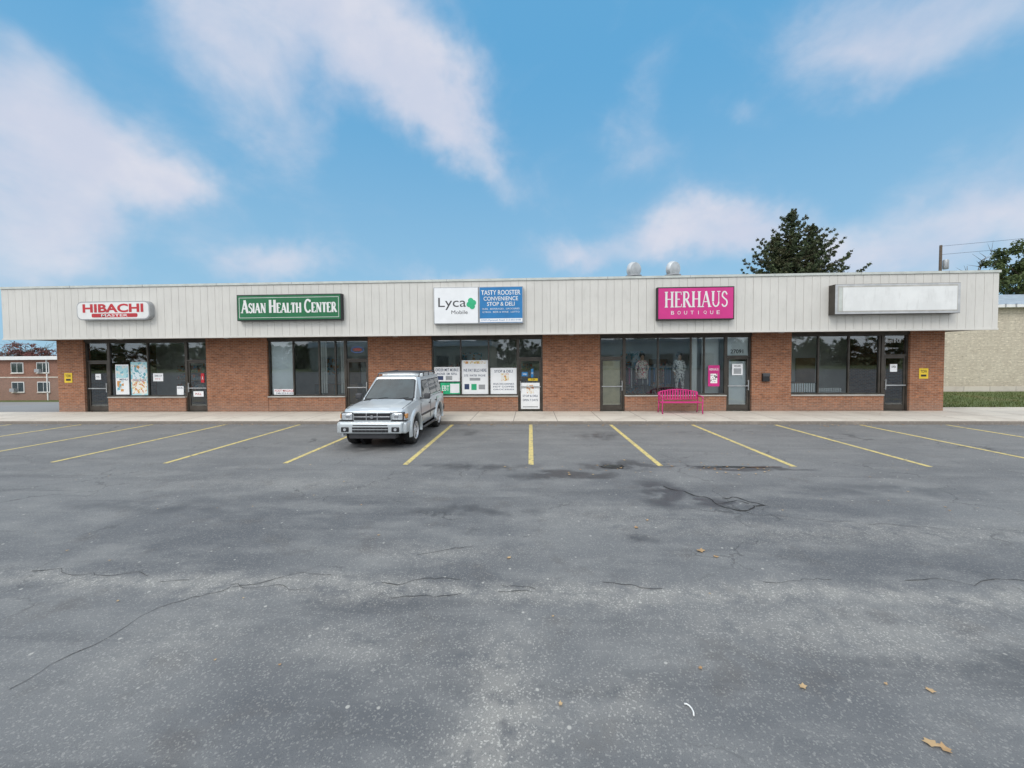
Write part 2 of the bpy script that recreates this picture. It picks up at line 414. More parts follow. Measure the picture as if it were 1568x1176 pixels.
V=np.zeros((n_,3,3)); V[:,0]=np.stack([bx-np.cos(an)*.02,by-np.sin(an)*.02,0*bx+.01],1); V[:,1]=np.stack([bx+np.cos(an)*.02,by+np.sin(an)*.02,0*bx+.01],1)
V[:,2]=np.stack([bx+rng.normal(size=n_)*.03,by+rng.normal(size=n_)*.03,hh+.01],1)
mesh('blades',V.reshape(-1,3).tolist(),[(3*i,3*i+1,3*i+2) for i in range(n_)],'grass',lawn)

# parking lines
L=[]
for k in range(-9,9):
    x=k*2.72
    y1=13.42; y0=8.35+random.uniform(-.06,.06)
    L.append([(x-.055,y0),(x+.055,y0),(x+.055,y1),(x-.055,y1)])
L.append([(16.3,12.6),(16.5,12.6),(18.6,13.7),(18.3,13.7)])
v=[];f=[]
for q in L:
    k=len(v); v+=[(a,b,.004) for a,b in q]; f.append((k,k+1,k+2,k+3))
mesh('parking_lines',v,f,'line')
def crack(pts,w,mat,z,name,parent,jit=.05,step=.06,brk=False):
    v=[];f=[]; P=[]
    for i in range(len(pts)-1):
        a=Vector(pts[i]); b=Vector(pts[i+1]); n=max(2,int((b-a).length/step))
        for k in range(n): P.append(a.lerp(b,k/n))
    P=[p+Vector((mnoise.noise((p.x*3,p.y*3,5))*jit*2+mnoise.noise((p.x*14,p.y*14,2))*jit*.5,mnoise.noise((p.x*3,p.y*3,1))*jit*2+mnoise.noise((p.x*14,p.y*14,9))*jit*.5)) for p in P]
    for i,p in enumerate(P):
        d=(P[min(i+1,len(P)-1)]-P[max(0,i-1)]).normalized(); nn=Vector((-d.y,d.x))*w*(.25+1.1*abs(mnoise.noise((p.x*4,p.y*4,0))))
        v+=[(*(p+nn),z),(*(p-nn),z)]
    for i in range(len(P)-1):
        if brk and mnoise.noise((P[i].x*1.3,P[i].y*1.3,7))<-.05: continue
        f.append((2*i,2*i+1,2*i+3,2*i+2))
    return mesh(name,v,f,mat,parent)
ce=empty('pavement_cracks',(0,4,0))
A=[(-3.67,2.54),(-3.54,2.91),(-3.43,3.38),(-3.05,3.74),(-2.37,4.05)]
B=[(-2.37,4.0),(-1.77,4.13),(-1.23,4.51),(-.6,4.75),(.06,5.01)]
C=[(-9,4.0),(-5.7,3.94),(-4.2,3.93),(-2.11,3.71),(-1.14,3.94),(.305,3.86),(1.85,3.96),(3.19,4.09),(4.87,4.10),(9,4.2)]
crack(A,.0055,'crack',.004,'crack_a',ce); crack(B,.006,'crack',.0044,'crack_b',ce,brk=True)
crack(C,.006,'crack',.0048,'crack_c',ce,.07,brk=True)
crack([(2.35,7.0),(2.75,6.5),(2.95,6.2),(2.9,5.95),(3.35,6.0),(3.65,6.15),(3.45,6.45),(3.0,6.35)],.022,'crackd',.0052,'crack_d',ce,.07)
crack([(2.95,6.2),(3.2,6.3),(3.5,6.2)],.014,'crackd',.0068,'crack_h',ce,.05)
crack([(3.0,6.2),(3.2,5.8),(4.3,5.5),(6.5,5.2)],.006,'crack',.0056,'crack_e',ce,brk=True)
crack([(-2.2,3.7),(-1.9,3.5),(-.5,3.75),(.3,3.8)],.006,'crack',.006,'crack_f',ce,brk=True)
def blob(name,cx,cy,rx,ry,z,mat,seed,parent=None):
    v=[(cx,cy,z)]
    for k in range(48):
        a=2*math.pi*k/48; r=1+.55*mnoise.noise((math.cos(a)*1.6,math.sin(a)*1.6,seed)); v.append((cx+rx*r*math.cos(a),cy+ry*r*math.sin(a),z))
    return mesh(name,v,[(0,k+1,(k+1)%48+1) for k in range(48)],mat,parent)
blob('puddle',1.72,8.22,.26,.16,.0036,'water',1); blob('puddle',4.2,8.25,.8,.06,.0036,'water',2)
V=[];F=[]
def leaf(x,y,s,cur=.25,z=.008):
    a=random.uniform(0,6.28); k=len(V); pts=[]
    for i in range(10):
        t=2*math.pi*i/10; r=s*(1 if i%2==0 else .62)*(1+.2*random.random()); px,py=r*math.cos(t),r*math.sin(t)*.75
        pts.append((px,py,abs(px)*cur*random.uniform(.6,1.3)))
    V.append((x,y,z+s*.05))
    for px,py,pz in pts: V.append((x+px*math.cos(a)-py*math.sin(a),y+px*math.sin(a)+py*math.cos(a),z+pz))
    for i in range(10): F.append((k,k+1+i,k+1+(i+1)%10))
for x,y,s in ((1.98,4.63,.055),(1.86,2.72,.03),(2.7,2.72,.028),(-.26,4.4,.03),(1.4,5.25,.035),(1.62,5.5,.025),(2.33,2.34,.04),(2.38,2.31,.035),(2.1,4.5,.03)): leaf(x,y,s)
for i in range(170): leaf(random.uniform(-18,17),13.45-abs(random.gauss(0,.22)),random.uniform(.015,.045))
for i in range(120): leaf(random.uniform(-9,12),random.uniform(2.5,13),random.uniform(.008,.022))
for i in range(60): leaf(random.gauss(3.2,1.5),random.gauss(8.2,.3),random.uniform(.012,.035))
for i in range(70): leaf(random.uniform(-19,17),random.uniform(13.7,15.9),random.uniform(.012,.03),z=.128)
mesh('fallen_leaves',V,F,'fallleaf')
tube('paper_scrap',[(1.0+.03*math.sin(t),2.5+.05*math.cos(t),.01) for t in (-.2,.3,.8,1.3,1.8,2.4)],.005,'white')

# ------------------------------------------------------------------ strip mall
B0=empty('strip_mall_building',(-2.2,20,0))
XL,XR,YW,YB=-20.43,16.06,16.0,30.0
ZS=3.2; ZT=5.33
piers=[(XL,-19.24),(-13.74,-11.08),(-6.74,-4.08),(.50,2.81),(8.80,10.31),(14.80,XR)]
boxes('brick_piers',[(a,b,YW,YW+.3,.0,3.3) for a,b in piers],'brick',B0)
boxes('brick_side_walls',[(XL,XL+.3,YW+.3,YB,0,5.0),(XR-.3,XR,YW+.3,YB,0,5.0),(XL+.3,XR-.3,YB-.3,YB,0,5.0)],'brick',B0)
box('front_wall_above',XL+.3,XR-.3,YW+.02,YW+.3,3.3,5.0,'brick',B0)
box('roof_slab',XL+.1,XR-.1,15.2,YB-.1,5.0,5.12,'roof',B0)
FL,FR=-21.45,16.87
x=FL+.02; st=[]
while x<FR-.05:
    w=.3; st.append((x,min(x+w-.010,FR-.01),15.0,15.03,ZS+.05,ZT-.09)); x+=w
boxes('fascia_panels',st,'fascia',B0)
boxes('fascia_backing',[(FL+.01,FR-.01,15.018,15.1,ZS+.02,ZT-.04)],'fascia_back',B0)
for sx,nm in ((FL,'left'),(FR,'right')):
    s=1 if sx<0 else -1; y=15.1; ss=[]
    while y<YB: ss.append((min(sx,sx+s*.03),max(sx,sx+s*.03),y,y+.288,ZS+.05,ZT-.09)); y+=.3
    boxes('fascia_side_'+nm,ss,'fascia',B0)
    box('fascia_side_back_'+nm,min(sx+s*.018,sx+s*.1),max(sx+s*.018,sx+s*.1),15.1,YB,ZS+.02,ZT-.04,'fascia_back',B0)
boxes('coping',[(FL-.03,FR+.03,14.965,15.16,ZT-.085,ZT),(FL-.03,FL+.16,15.16,YB,ZT-.085,ZT),(FR-.16,FR+.03,15.16,YB,ZT-.085,ZT)],'coping',B0)
boxes('coping_joints',[(xx,xx+.02,14.961,15.0,ZT-.083,ZT+.003) for xx in np.arange(FL+3,FR,3.05)],'grey',B0)
boxes('fascia_bottom_trim',[(FL-.005,FR+.005,14.985,15.10,ZS-.01,ZS+.05)],'fascia',B0)
boxes('soffit',[(FL+.05,FR-.05,15.1,YW+.02,ZS+.03,ZS+.07),(FL+.1,XL+.02,YW+.02,YB,ZS+.03,ZS+.07),(XR-.02,FR-.1,YW+.02,YB,ZS+.03,ZS+.07)],'soffit',B0)
ops=[(-19.24,-13.74),(-11.08,-6.74),(-4.08,.50),(2.81,8.80),(10.31,14.80)]
boxes('window_header',[(a,b,YW+.04,YW+.28,3.12,3.30) for a,b in ops],'bronze',B0)
YG=YW+.14
fr=[];gl=[];bulk=[];sill=[];leafs=[];hand=[]
def vbar(x,z0,z1,w=.05): fr.append((x-w/2,x+w/2,YG-.05,YG+.05,z0,z1))
def hbar(a,b,z,w=.05): fr.append((a,b,YG-.047,YG+.047,z-w/2,z+w/2))
def window(a,b,mull):
    bulk.append((a,b,YW+.02,YW+.26,.12,.72)); sill.append((a,b,YW-.02,YW+.24,.72,.76))
    xs=[a+.025]+mull+[b-.025]
    for x in xs: vbar(x,.76,3.12)
    for i in range(len(xs)-1):
        hbar(xs[i]+.025,xs[i+1]-.025,.79,.055); hbar(xs[i]+.025,xs[i+1]-.025,3.09)
        gl.append((xs[i]+.025,xs[i+1]-.025,.815,3.065))
def door(a,b,hinge='l'):
    for x in (a+.03,b-.03): vbar(x,.12,3.12,.06)
    hbar(a+.06,b-.06,2.30,.06); hbar(a+.06,b-.06,3.09)
    gl.append((a+.06,b-.06,2.33,3.065))
    x0,x1=a+.068,b-.068; y0,y1=YG-.02,YG+.025
    leafs.extend([(x0,x0+.07,y0,y1,.14,2.262),(x1-.07,x1,y0,y1,.14,2.262),(x0+.07,x1-.07,y0,y1,.14,.36),(x0+.07,x1-.07,y0,y1,2.18,2.262)])
    hand.append((x0+.02,x1-.02,y0-.06,y0-.03,1.10,1.14))
    hx=x1-.05 if hinge=='l' else x0+.02
    hand.append((hx,hx+.03,y0-.07,y0-.04,.95,1.35)); hand.append((hx,hx+.03,y0-.04,y0,.97,1.0)); hand.append((hx,hx+.03,y0-.04,y0,1.3,1.33))
    gl.append((x0+.07,x1-.07,.36,2.18))
door(-19.24,-18.2); window(-18.2,-14.72,[-16.44]); door(-14.72,-13.74,'r')
window(-11.08,-7.76,[-10.0,-8.88,-8.18]); door(-7.76,-6.74)
window(-4.08,-.515,[-2.88,-1.72]); door(-.515,.50,'r')
door(2.81,3.81); window(3.81,7.82,[5.15,6.46,6.98]); door(7.82,8.80)
window(10.31,13.85,[11.41,12.57,13.73]); door(13.85,14.80,'r')
boxes('window_frames',fr,'bronze',B0); boxes('brick_bulkheads',bulk,'brick',B0); boxes('window_sills',sill,'fascia_back',B0)
boxes('door_leaves',leafs,'bronze',B0); boxes('door_handles',hand,'alum',B0)
v=[];f=[]
for a,b,z0,z1 in gl:
    k=len(v); v+=[(a,YG,z0),(b,YG,z0),(b,YG,z1),(a,YG,z1)]; f.append((k,k+1,k+2,k+3))
mesh('glazing',v,f,'glass',B0)
YR=20.2
box('interior_floor',XL+.3,XR-.3,YW+.3,YR,.05,.13,'intfloor',B0)
box('interior_ceiling',XL+.3,XR-.3,YW+.3,YR,3.14,3.2,'intwall',B0)
box('interior_back_wall',XL+.3,XR-.3,YR,YR+.1,.1,3.2,'intwall',B0)
boxes('interior_partitions',[(x,x+.12,YW+.3,YR,.13,3.14) for x in (-12.5,-5.4,1.7,9.5)],'intwall',B0)
random.seed(11)
sh=[];gd=[]
for (a,b) in ((-18,-14.5),(-3.8,0.2),(4.3,8.2)):
    for r_ in range(2):
        yy=17.9+r_*1.2; x=a
        while x<b-.8:
            w=random.uniform(.7,1.3); h=random.uniform(1.2,1.9)
            if random.random()<.75:
                for z in np.arange(.4,h,.4):
                    sh.append((x,x+w,yy,yy+.4,z+.13,z+.16))
                    xx=x+.03
                    while xx<x+w-.12:
                        ww=random.uniform(.08,.2); gd.append((xx,xx+ww*.9,yy+.03,yy+.33,z+.16,z+.16+random.uniform(.1,.3))); xx+=ww
            x+=w+random.uniform(.3,.9)
boxes('store_shelves',sh,'wood',B0); boxes('store_goods',gd,'clutter',B0)
boxes('counters',[(-17.8,-15.2,19.4,20.0,.13,1.15),(-10.5,-8.4,18.6,19.2,.13,1.1),(11,13,19,19.7,.13,1.05),(-2.8,-1.0,19.5,20.1,.13,1.1)],'wood',B0)
boxes('ceiling_light_housings',[(x,x+1.2,17.5,18.1,3.10,3.135) for x in (-17,-10,-3,5,12)],'white',B0)
boxes('interior_door_panels',[(13.2,14.1,YR-.1,YR-.01,.13,2.2),(-9.7,-8.9,YR-.1,YR-.01,.13,2.2),(6,6.9,YR-.1,YR-.01,.13,2.2)],'wood',B0)
boxes('interior_wall_pictures',[(a,a+w_,YR-.04,YR-.01,z_,z_+h_) for a,w_,z_,h_ in ((-17.5,1.2,1.6,.8),(-15.8,.8,1.5,1.0),(-10.8,.7,1.5,.9),(-8,.6,1.4,.8),(11,.9,1.5,1.0),(12.3,.6,1.6,.8),(-3.5,1.0,2.0,.6),(4.6,1.1,1.8,.8))],'collage',B0)
boxes('interior_chairs',[(a,a+.5,17.6,18.1,.13,.6) for a in (11.3,12.3,-10.2,-9.3)]+[(a,a+.5,18.1,18.18,.13,1.1) for a in (11.3,12.3,-10.2,-9.3)],'intdark',B0)
YI=YG+.06
quad('white_window_panel',-11.0,-10.05,.85,3.05,YI,'paper',B0)
boxes('blind_slats',[(10.4+i*.09,10.4+i*.09+.06,YI,YI+.01,.85,1.20) for i in range(11)]+[(11.5+i*.09,11.56+i*.09,YI+.1,YI+.11,.85,1.0) for i in range(11)],'paper',B0)
boxes('vertical_blinds',[(-9.0+i*.1,-8.93+i*.1,YI+.25,YI+.26,.85,3.05) for i in range(0,3)]+[(-8.1+i*.1,-8.03+i*.1,YI+.2,YI+.21,.85,3.05) for i in range(0,3)],'intwall',B0)
quad('tan_door_backing',2.96,3.66,.36,2.16,YI,'tan',B0)
quad('white_door_backing',7.97,8.66,.36,2.10,YI+.02,'paper',B0)
quad('white_transom_panel',7.90,8.73,2.34,3.05,YI,'paper',B0)
text('27091',8.05,8.55,2.42,2.58,YI-.01,'black',B0,'street_number',.015)
box('white_display_column',6.5,6.75,YI+.05,YI+.2,.8,3.06,'white',B0); box('white_display_column_b',7.05,7.72,YI+.3,YI+.35,.8,3.06,'white',B0)
text('Hops & Co',13.98,14.55,2.75,2.95,YG-.012,'paper',B0,'transom_lettering'); text('HAIR  SALON',14.1,14.45,2.55,2.6,YG-.012,'paper',B0,'transom_lettering_small')
box('display_platform',3.9,7.7,16.45,17.3,.13,.70,'intwall',B0)

def poster(name,x0,x1,z0,z1,bg,rows,y=None):
    y=YG-.008 if y is None else y
    e=empty(name,((x0+x1)/2,y,(z0+z1)/2))
    box('sheet',x0,x1,y,y+.003,z0,z1,bg,e)
    w=x1-x0; h=z1-z0
    for r in rows:
        if r[0]=='t': text(r[1],x0+w*r[2],x0+w*r[3],z0+h*r[4],z0+h*r[5],y-.002,r[6],e,'print',.01)
        else: quad('panel',x0+w*r[2],x0+w*r[3],z0+h*r[4],z0+h*r[5],y-.0015,r[6],e)
    return e
poster('window_poster',-17.95,-17.35,.85,2.15,'paper',[('q','',.05,.95,.55,.95,'teal'),('q','',.1,.6,.1,.45,'collage'),('t','MENU',.3,.9,.47,.53,'navy')])
poster('window_poster',-17.25,-16.5,.82,2.25,'teal',[('q','',.06,.94,.05,.42,'collage2'),('q','',.1,.9,.5,.9,'collage'),('t','FRESH SUSHI',.1,.9,.43,.48,'red')])
poster('window_notice',-16.25,-15.8,1.42,1.76,'paper',[('t','OPEN 11-9',.15,.85,.55,.8,'navy'),('t','pick up',.2,.7,.2,.4,'red')])
poster('window_notice',-15.2,-14.9,.83,1.2,'paper',[('t','HOURS',.1,.9,.7,.9,'navy')])
poster('door_notice',-14.45,-14.0,.75,.98,'paper',[('t','PULL',.2,.8,.3,.7,'red')],YG-.024)
poster('door_notice',-14.1,-13.95,1.35,1.75,'red',[('t','A',.3,.7,.3,.7,'paper')],YG-.024)
poster('window_poster',-10.9,-9.98,.82,1.06,'paper',[('t','FOOT MASSAGE',.05,.95,.50,.9,'red'),('t','248-555-0142',.1,.9,.12,.4,'navy')])
poster('window_poster',-4.0,-2.93,1.35,1.95,'paper',[('t','ORDER MET MOBILE',.05,.95,.70,.9,'navy'),('t','PHONES  SIM  REFILL',.1,.9,.45,.6,'navy'),('q','',.1,.35,.1,.38,'navy'),('q','',.45,.7,.1,.38,'grey')])
poster('window_poster',-3.75,-2.93,.82,1.30,'lgreen',[('q','',.5,.97,.1,.9,'paper'),('t','EBT',.08,.45,.3,.75,'paper')])
poster('window_poster',-2.85,-1.75,.82,2.22,'paper',[('t','WE PAY BILLS HERE',.06,.94,.66,.75,'navy'),('t','DTE  WATER  PHONE',.1,.9,.52,.58,'navy'),('q','',.08,.92,.9,.97,'collage2'),('q','',.1,.28,.14,.30,'navy'),('q','',.36,.56,.12,.30,'lgreen'),('q','',.64,.88,.14,.28,'grey'),('q','',.3,.7,.4,.48,'grey')])
poster('window_poster',-1.65,-.57,.82,1.90,'paper',[('t','STOP & DELI',.15,.85,.82,.92,'navy'),('q','',.4,.7,.5,.78,'collage2'),('t','SNACKS DRINKS',.1,.9,.35,.42,'navy'),('t','HOT COFFEE',.1,.9,.25,.31,'navy'),('t','GROCERIES',.1,.9,.15,.2,'navy')])
poster('door_poster',-.40,.37,.20,1.28,'paper',[('q','',.3,.7,.6,.92,'collage2'),('t','STOP & DELI',.1,.9,.46,.54,'navy'),('t','OPEN 7 DAYS',.1,.9,.30,.38,'navy'),('q','',.1,.9,.06,.10,'grey')],YG-.028)
poster('door_notice',-.36,-.12,1.55,1.72,'blue',[('t','VISA',.15,.85,.3,.7,'paper')],YG-.024)
poster('door_notice',.02,.12,1.50,1.85,'blue',[('t','LYCA',.1,.9,.4,.6,'paper')],YG-.024)
poster('door_notice',-.1,.3,1.36,1.46,'yellow',[('t','PUSH',.3,.7,.2,.8,'black')],YG-.024)
poster('window_poster',7.15,7.6,1.1,1.95,'pink',[('t','HERHAUS',.1,.9,.75,.86,'paper'),('q','',.2,.8,.15,.6,'floral2')])
poster('door_notice',8.08,8.5,1.55,2.0,'paper',[('t','HOURS',.2,.8,.72,.9,'black'),('q','',.15,.85,.1,.6,'grey')],YG-.024)
poster('door_notice',14.15,14.42,1.65,1.95,'paper',[('t','OPEN',.2,.8,.5,.8,'black')],YG-.024)
poster('yellow_wall_sign',-20.12,-19.76,1.38,1.80,'yellow',[('t','TOW',.15,.85,.55,.85,'black'),('q','',.2,.8,.2,.4,'black')],YW-.012)
poster('yellow_wall_sign',15.13,15.47,1.38,1.78,'yellow',[('t','TOW',.15,.85,.55,.85,'black'),('q','',.2,.8,.2,.4,'black')],YW-.012)
poster('door_notice',-18.85,-18.6,1.5,1.75,'paper',[('t','PULL',.2,.8,.4,.6,'black')],YG-.024)
M['neonr']=emis('neon_red',(1,.12,.1),.35); M['neonb']=emis('neon_blue',(.15,.3,1),.3)
oe=empty('open_neon_sign',(-7.3,YI,2.72))
tube('ring',[(-7.27+.26*math.cos(t),YG+.05,2.70+.12*math.sin(t)) for t in np.linspace(0,6.28,30)],.009,'neonb',oe,6)
text('OPEN',-7.43,-7.11,2.65,2.76,YG+.05,'neonr',oe,'letters',.0)
mb=empty('wall_mailbox',(9.3,15.9,1.5)); box('body',9.16,9.42,15.88,15.995,1.30,1.62,'black',mb,.015); box('flap',9.155,9.425,15.865,15.88,1.5,1.63,'dgrey',mb,.006)
for xx in (-17,-12.4,-5.4,1.6,9.6):
    l_=empty('soffit_light',(xx,15.5,3.2)); lathe('housing',[(.09,0),(.11,.02),(.11,.05)],(xx,15.5,3.18),'z','grey',l_,16)

# ------------------------------------------------------------------ fascia signs
def cabinet(name,x0,x1,z0,z1,face,frame,dep=.22,bev=.0,fw=.04):
    e=empty(name,((x0+x1)/2,14.9,(z0+z1)/2))
    yf=15.0-dep
    box('cabinet',x0,x1,yf,14.998,z0,z1,frame,e,bev or .008,4 if bev else 2)
    box('face',x0+fw,x1-fw,yf-.006,yf+.01,z0+fw,z1-fw,face,e,(bev*.7) if bev else 0,4)
    return e,yf-.0085
def rrect(name,x0,x1,z0,z1,r,y0,y1,mat,parent):
    pts=[]
    for cx,cz,a0 in ((x1-r,z1-r,0),(x0+r,z1-r,90),(x0+r,z0+r,180),(x1-r,z0+r,270)):
        for i in range(9): a=rad(a0+i*90/8); pts.append((cx+r*math.cos(a),cz+r*math.sin(a)))
    n=len(pts); v=[(a,y0,b) for a,b in pts]+[(a,y1,b) for a,b in pts]
    f=[tuple(range(n)),tuple(range(2*n-1,n-1,-1))]+[(i,i+n,(i+1)%n+n,(i+1)%n) for i in range(n)]
    return mesh(name,v,f,mat,parent)
e=empty('restaurant_sign',(-16.5,14.9,4.3))
rrect('cabinet',-17.98,-14.95,3.93,4.66,.22,14.80,14.998,'grey',e)
rrect('face',-17.94,-14.99,3.97,4.62,.19,14.79,14.802,'white',e)
text('HIBACHI',-17.72,-15.2,4.22,4.56,14.785,'red',e,'letters',.035)
rrect('strip',-17.35,-15.45,4.03,4.18,.05,14.786,14.789,'red',e)
text('MASTER',-16.95,-15.85,4.055,4.155,14.784,'white',e,'letters_small',.01)
e,yf=cabinet('health_center_sign',-11.40,-7.24,3.82,4.83,'green','black',.2)
for nm,b in (('a',(-11.30,-7.34,4.70,4.715)),('b',(-11.30,-7.34,3.93,3.945)),('c',(-11.30,-11.285,3.945,4.70)),('d',(-7.355,-7.34,3.945,4.70))):
    box('border_'+nm,b[0],b[1],yf-.002,yf+.001,b[2],b[3],'white',e)
it=[]
for w_ in ('ASIAN','HEALTH','CENTER'):
    if it: it.append((' ',.4))
    it+=[(c,.50 if i==0 else .38) for i,c in enumerate(w_)]
serif_text('letters',it,-11.22,-7.42,4.12,yf-.002,'white',e,.2,.1)
e,yf=cabinet('phone_store_sign',-3.66,-1.94,3.61,5.0,'paper','grey',.2,fw=.03)
text('Lyca',-3.48,-2.42,4.14,4.60,yf-.001,'dgrey',e,'letters',.0); text('Mobile',-2.98,-2.36,3.98,4.12,yf-.001,'dgrey',e,'letters_small')
for i,(dx_,dz_) in enumerate(((.0,.12),(.13,.04),(.07,-.1),(-.07,-.02))):
    lathe('logo_petal_%d'%i,[(.105,-.001-i*.0005),(.1,0)],(-2.24+dx_*.8,yf-.003,4.36+dz_),'y','lgreen',e,16)
e,yf=cabinet('convenience_store_sign',-1.93,-.26,3.61,5.0,'blue','grey',.2,fw=.03)
text('TASTY ROOSTER',-1.84,-.36,4.68,4.86,yf-.001,'white',e,'letters',.01)
text('CONVENIENCE',-1.75,-.45,4.47,4.62,yf-.001,'white',e,'letters_b',.01); text('STOP & DELI',-1.62,-.58,4.27,4.42,yf-.001,'white',e,'letters_c',.01)
text('SUBS . BEVERAGES . GROCERIES',-1.8,-.4,4.13,4.19,yf-.001,'white',e,'l4'); text('GYROS . BEER & WINE . LOTTO',-1.8,-.4,4.01,4.07,yf-.001,'white',e,'l5')
quad('white_strip',-1.90,-.29,3.66,3.80,yf-.0005,'paper',e); text('27075 Plymouth Road  313-555-0188',-1.85,-.35,3.69,3.77,yf-.002,'blue',e,'l6')
e,yf=cabinet('boutique_sign',4.70,7.48,3.66,4.87,'pink','black',.2)
serif_text('letters',[(c,.58) for c in 'HERHAUS'],4.95,7.25,4.12,yf-.001,'white',e,.13,.055)
for i,ch in enumerate('BOUTIQUE'): text(ch,(5.20+i*.235) if ch!='I' else (5.24+i*.235),(5.31+i*.235) if ch!='I' else (5.26+i*.235),3.86,3.99,yf-.001,'white',e,'letter_small_%d'%i)
e,yf=cabinet('blank_sign',10.95,15.25,3.78,4.86,'alum','bronze',.3,fw=.012)
box('retainer',11.05,15.15,yf-.006,yf+.002,3.86,4.80,'fascia_back',e)
box('panel',11.22,15.12,yf-.012,yf-.004,3.90,4.74,'offwhite',e)
box('end_strip',11.08,11.2,yf-.010,yf-.004,3.9,4.74,'coping',e)

# roof vents
for x in (4.45,6.1):
    e=empty('roof_vent',(x,17.2,5.1))
    box('curb',x-.28,x+.28,16.95,17.45,5.12,5.5,'galv',e,.01)
    lathe('stack',[(.2,5.5),(.2,5.78)],(x,17.2,0),'z','galv',e,24)
    o=lathe('hood',[(.05,-.16),(.30,-.14),(.34,-.05),(.34,.05),(.22,.14),(.08,.17)],(0,0,0),'y','galv',None,28)
    o.name='hood'; o.rotation_euler=(rad(8),0,rad(28)); o.location=(0,0,.95); o.parent=e
    lathe('hood_cap',[(.34,5.76),(.34,5.80),(.12,5.86)],(x,17.2,0),'z','grey',e,24)

# ------------------------------------------------------------------ car
CX,CY=-4.0,11.85
car=empty('parked_suv',(CX,CY,0))
def T(p): return (p[0]+CX,p[1]+CY,p[2])
def cbox(name,x0,x1,y0,y1,z0,z1,mat,bev=.0,seg=2): return box(name,x0+CX,x1+CX,y0+CY,y1+CY,z0,z1,mat,car,bev,seg)
def ring(y,w,zb,zs,zt,cr=.02,tw=.10):
    h=[(0,zb),(w-.14,zb),(w-.05,zb+.06),(w-.01,zb+.2),(w,(zb+zs)/2+.05),(w-.012,zs-.05),(w-.035,zs),(w-tw,zt-.012),(w-tw-.12,zt),(w*.4,zt+cr*.8),(0,zt+cr)]
    return [T((a,y,b)) for a,b in h]+[T((-a,y,b)) for a,b in h[-2:0:-1]]
S=[(-2.16,.76,.50,.76,.88),(-2.12,.82,.44,.85,.96),(-2.02,.86,.40,.90,1.015),(-1.8,.875,.36,.94,1.06),(-1.4,.885,.34,.97,1.10),(-1.05,.885,.34,1.0,1.13),(-.92,.885,.34,1.03,1.15),(-.5,.885,.34,1.06,1.155),(.3,.885,.34,1.07,1.155),(1.0,.885,.34,1.08,1.155),(1.7,.885,.36,1.08,1.155),(2.05,.875,.42,1.07,1.155),(2.14,.83,.48,1.04,1.13)]
R=[ring(*s) for s in S]; n_=len(R[0]); v=[p for r in R for p in r]; f=[]
for i in range(len(R)-1):
    for k in range(n_): f.append((i*n_+k,(i+1)*n_+k,(i+1)*n_+(k+1)%n_,i*n_+(k+1)%n_))
f.append(tuple(range(n_))); f.append(tuple((len(R)-1)*n_+k for k in range(n_))[::-1])
body=mesh('body',v,f,'silver',car)
bm=bmesh.new(); bm.from_mesh(body.data); bmesh.ops.recalc_face_normals(bm,faces=bm.faces); bm.to_mesh(body.data); bm.free()
for wy in (-1.4,1.25):
    for s in (-1,1):
        c=lathe('cut',[(.44,s*.42),(.44,s*1.2)],T((0,wy,.40)),'x','black',None,40)
        bm=bmesh.new(); bm.from_mesh(c.data); bmesh.ops.recalc_face_normals(bm,faces=bm.faces); bm.to_mesh(c.data); bm.free()
        md=body.modifiers.new('c','BOOLEAN'); md.object=c; md.operation='DIFFERENCE'; md.solver='EXACT'
        bpy.context.view_layer.update(); bake(body); bpy.data.objects.remove(c)
body.data.shade_smooth(); body.data.set_sharp_from_angle(angle=rad(32))
base=[(.76,-1.0),(.815,-.62),(.82,.4),(.82,1.95),(.72,2.12)]; top=[(.61,-.34),(.69,-.22),(.71,.4),(.71,1.86),(.62,2.0)]
ZB,ZR=1.135,1.70
def outl(h,z): return [T((a,b,z)) for a,b in h]+[T((-a,b,z)) for a,b in h[::-1]]
rs=[outl(base,ZB),outl(top,ZR),outl([(a*.97,b*.985+.01) for a,b in top],ZR+.045),outl([(a*.8,b*.9+.06) for a,b in top],ZR+.07)]
v=[p for r in rs for p in r]; n_=10; f=[]
for i in range(3):
    for k in range(n_): f.append((i*n_+k,i*n_+(k+1)%n_,(i+1)*n_+(k+1)%n_,(i+1)*n_+k))
f.append(tuple(3*n_+k for k in range(n_)))
gh=mesh('cabin',v,f,'silver',car); md=gh.modifiers.new('b','BEVEL'); md.width=.02; md.segments=3; md.angle_limit=rad(20)
def pane(name,p00,p10,p11,p01,u0,u1,v0,v1,off,mat='carglass'):
    p=[Vector(T(q)) for q in (p00,p10,p11,p01)]
    def bl(u,v_): return p[0].lerp(p[1],u).lerp(p[3].lerp(p[2],u),v_)
    nn=(p[1]-p[0]).cross(p[3]-p[0]).normalized()*off
    c=.07
    uv=[(u0+c*.3*(u1-u0),v0),(u1-c*.3*(u1-u0),v0),(u1,v0+c*(v1-v0)),(u1,v1-c*(v1-v0)),(u1-c*.5*(u1-u0),v1),(u0+c*.5*(u1-u0),v1),(u0,v1-c*(v1-v0)),(u0,v0+c*(v1-v0))]
    return mesh(name,[bl(a,b)+nn for a,b in uv],[tuple(range(8))],mat,car)
W=((-.76,-1.0,ZB),(.76,-1.0,ZB),(.61,-.34,ZR),(-.61,-.34,ZR))
pane('windscreen_seal',*W,.02,.98,.03,.99,.004,'black')
pane('windscreen',*W,.045,.955,.07,.95,.008)
